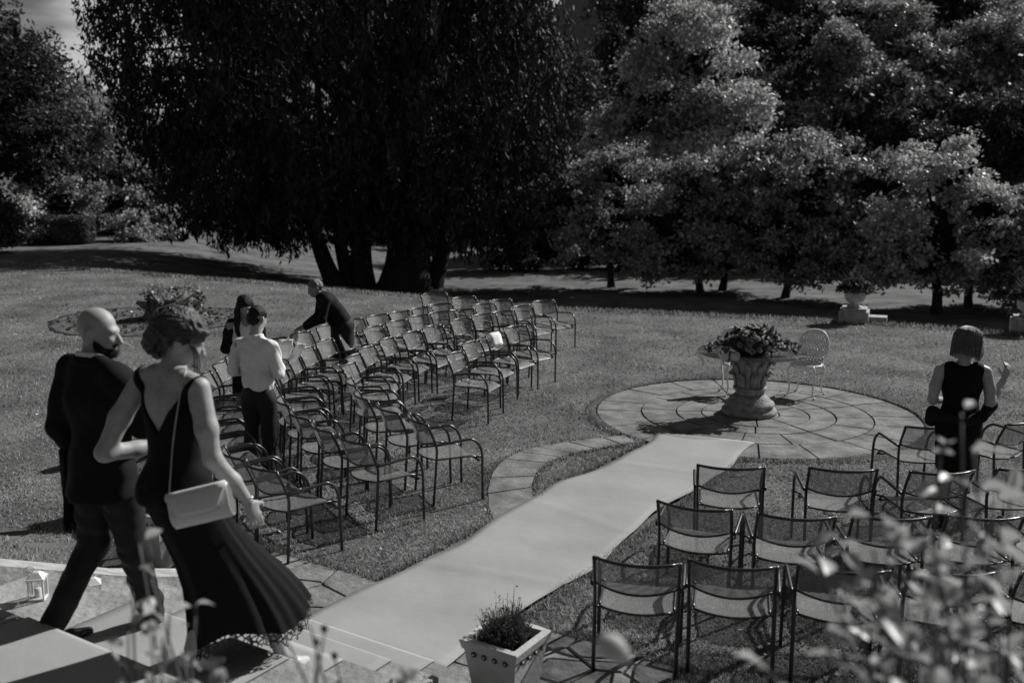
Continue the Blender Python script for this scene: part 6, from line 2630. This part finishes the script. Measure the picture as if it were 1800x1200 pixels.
def build_bush(name, label, base, tips, flowers, seed, leafL, buds=(), hips=(), nleaf=8, leaf_m='rose_leaf'):
    rng = random.Random(seed)
    bx, by = base
    root = empty(name, (bx, by, float(ground_z(bx, by))), 0, label, 'bush')
    inv = Matrix.Translation(root.location).inverted()
    lf = [leaf_mesh(leafL, leafL * 0.62, 0.2, 0.2), leaf_mesh(leafL * 0.75, leafL * 0.5, 0.25, 0.1)]
    for q in lf:
        q.materials.append(MATS[leaf_m])
    rm = rose_mesh(seed)
    rm.materials.append(MATS['rose_petal'])
    cnt = 0
    for (px, py, Y) in tips:
        p = inv @ at(px, py, Y)
        m = MB()
        st_ = Vector((rng.uniform(-.12, .12), rng.uniform(-.12, .12), -0.02))
        pts = cane(m, st_, p, rng)
        m.build('stem', 'rose_stem', root)
        for k in range(nleaf):
            if cnt > 285:
                break
            f = 1 - (k / nleaf) ** 1.2 * 0.30
            q = pts[min(int(f * (len(pts) - 1)), len(pts) - 1)]
            d_ = Vector((rng.uniform(-1, 1), rng.uniform(-1, 1), rng.uniform(-0.3, 0.7))).normalized()
            o = bpy.data.objects.new('leaf', rng.choice(lf))
            link(o, root)
            yv = d_
            zv = (Vector((0.35, 0.25, 0.9)) + Vector((rng.uniform(-.6, .6), rng.uniform(-.6, .6), 0))).normalized()
            xv = yv.cross(zv).normalized()
            zv = xv.cross(yv)
            M = Matrix((xv, yv, zv)).transposed().to_4x4()
            s = rng.uniform(0.7, 1.2)
            o.matrix_basis = Matrix.Translation(q + d_ * 0.02 * rng.random()) @ M @ Matrix.Scale(s, 4)
            cnt += 1
    for (px, py, Y, s) in flowers:
        p = inv @ at(px, py, Y)
        m = MB()
        cane(m, (rng.uniform(-.1, .1), rng.uniform(-.1, .1), 0), p, rng, 0.005)
        m.build('stem', 'rose_stem', root)
        o = bpy.data.objects.new('flower', rm)
        link(o, root)
        orient(o, p, (rng.uniform(-.5, .5), rng.uniform(-.9, .2), 0.8), rng.uniform(0, 6), s)
    for (px, py, Y) in buds:
        p = inv @ at(px, py, Y)
        m = MB()
        cane(m, (0, 0, 0), p, rng, 0.006)
        m.build('stem', 'rose_stem', root)
        m = MB()
        m.lathe([(0.004, -0.03), (0.014, -0.022), (0.021, -0.004), (0.02, 0.012), (0.012, 0.026), (0.002, 0.032)], 12)
        o = m.build('bud', 'rose_petal', root)
        orient(o, p, (-0.7, 0.1, 0.6), 0, 1.0)
    for (px, py, Y) in hips:
        p = inv @ at(px, py, Y)
        m = MB()
        m.ball((0, 0, 0), (0.0085, 0.0085, 0.0095), 10, 8)
        o = m.build('rose_hip', 'rose_hip', root)
        o.location = p
    return root


tips = [(1690, 725, 2.3), (1655, 780, 2.25), (1710, 790, 2.2), (1560, 930, 2.1), (1480, 905, 2.15), (1535, 965, 2.0), (1640, 960, 2.1), (1705, 1000, 2.0), (1755, 985, 2.1), (1490, 1040, 1.95),
        (1560, 1085, 1.9), (1640, 1100, 1.9), (1700, 1125, 1.85), (1770, 1095, 1.9), (1600, 1155, 1.8), (1510, 1150, 1.85), (1350, 1178, 1.8), (1430, 960, 2.2), (1680, 1060, 2.0), (1785, 1180, 1.8), (1720, 1180, 1.75),
        (1640, 900, 2.25), (1590, 1010, 2.0), (1450, 1110, 1.9), (1790, 800, 2.3), (1745, 880, 2.2), (1560, 1180, 1.75), (1655, 1170, 1.75)]
tips = [(a_, b_, c_ * 0.86) for a_, b_, c_ in tips]
build_bush('rose_bush', 'blurred pale-leaved rose bush in the lower right foreground', (0.92, 1.75), tips,
           [(1575, 950, 1.75, 0.9), (1645, 985, 1.7, 0.7), (1555, 1070, 1.65, 0.8), (1630, 1065, 1.65, 0.7), (1700, 1105, 1.6, 0.8), (1600, 1120, 1.6, 0.7)], 91, 0.06,
           buds=[(1080, 1140, 1.5)], nleaf=10)
build_bush('rose_bush', 'blurred leafy sprigs in the lower left foreground before the couple', (-0.72, 2.0),
           [(245, 955, 2.3), (262, 1005, 2.3), (232, 1040, 2.25), (300, 1070, 2.2), (225, 1100, 2.2), (285, 1120, 2.15), (325, 1150, 2.1), (255, 1180, 2.1), (210, 1165, 2.15), (345, 1060, 2.2), (300, 1185, 2.0)],
           [(385, 1190, 2.0, 0.6), (265, 1105, 2.1, 0.6)], 92, 0.046,
           hips=(), nleaf=7)
build_bush('rose_plant', 'blurred thin rose stems with dark hips crossing the carpet', (-0.35, 1.9),
           [(545, 1098, 2.1), (572, 1104, 2.1), (557, 1130, 2.1), (588, 1152, 2.1), (500, 1115, 2.1)],
           [(715, 1194, 1.9, 0.8)], 93, 0.03,
           hips=((528, 1100, 2.1), (570, 1104, 2.1), (556, 1128, 2.1), (588, 1152, 2.1)), nleaf=0)

# ------------------------------------------------------------------ unseen house added behind the camera to block sky light


def build_sky_block_house():
    x, y = stw(7.6, 1.5)
    root = empty('sky_block_house', (x, y, 1.12), math.atan2(NDIR[1], NDIR[0]), 'added unseen house behind the terrace, blocking sky light', 'added building')
    m = MB()
    m.box(-13, 13, -9, 0, -1.2, 8.6)
    m.build('wall', 'added_house_wall', root)
    m = MB()
    V = [(-13.4, -9.4, 8.6), (13.4, -9.4, 8.6), (13.4, 0.4, 8.6), (-13.4, 0.4, 8.6), (-9, -4.5, 12.2), (9, -4.5, 12.2)]
    m.add(V, [(3, 2, 1, 0), (0, 1, 5, 4), (2, 3, 4, 5), (1, 2, 5), (3, 0, 4)])
    m.build('roof', 'added_house_roof', root)
    for cx in (-6, 6):
        m = MB()
        m.box(cx - 0.6, cx + 0.6, -5, -4, 10.5, 13.6)
        m.build('chimney', 'added_house_wall', root)
    for fl in (0, 1):
        for k in range(7):
            cx = -10.5 + k * 3.5
            if fl == 0 and k == 3:
                continue
            z0 = 0.7 + fl * 4.1
            m = MB()
            m.box(cx - 0.7, cx + 0.7, 0.001, 0.05, z0, z0 + 2.4)
            w_ = m.build('window', 'added_house_dark', root)
            m = MB()
            for dx in (-0.7, 0, 0.7):
                m.box(cx + dx - 0.03, cx + dx + 0.03, 0.052, 0.08, z0, z0 + 2.4)
            m.build('frame', 'added_house_trim', w_)
            m = MB()
            m.box(cx - 0.85, cx + 0.85, 0.003, 0.16, z0 - 0.12, z0 - 0.002)
            m.build('sill', 'added_house_trim', w_)
    m = MB()
    m.box(-0.75, 0.75, 0.001, 0.06, 0.0, 2.7)
    d = m.build('door', 'added_house_dark', root)
    m = MB()
    m.ball((0.6, 0.1, 1.1), 0.04)
    m.build('handle', 'added_house_trim', d)


build_sky_block_house()
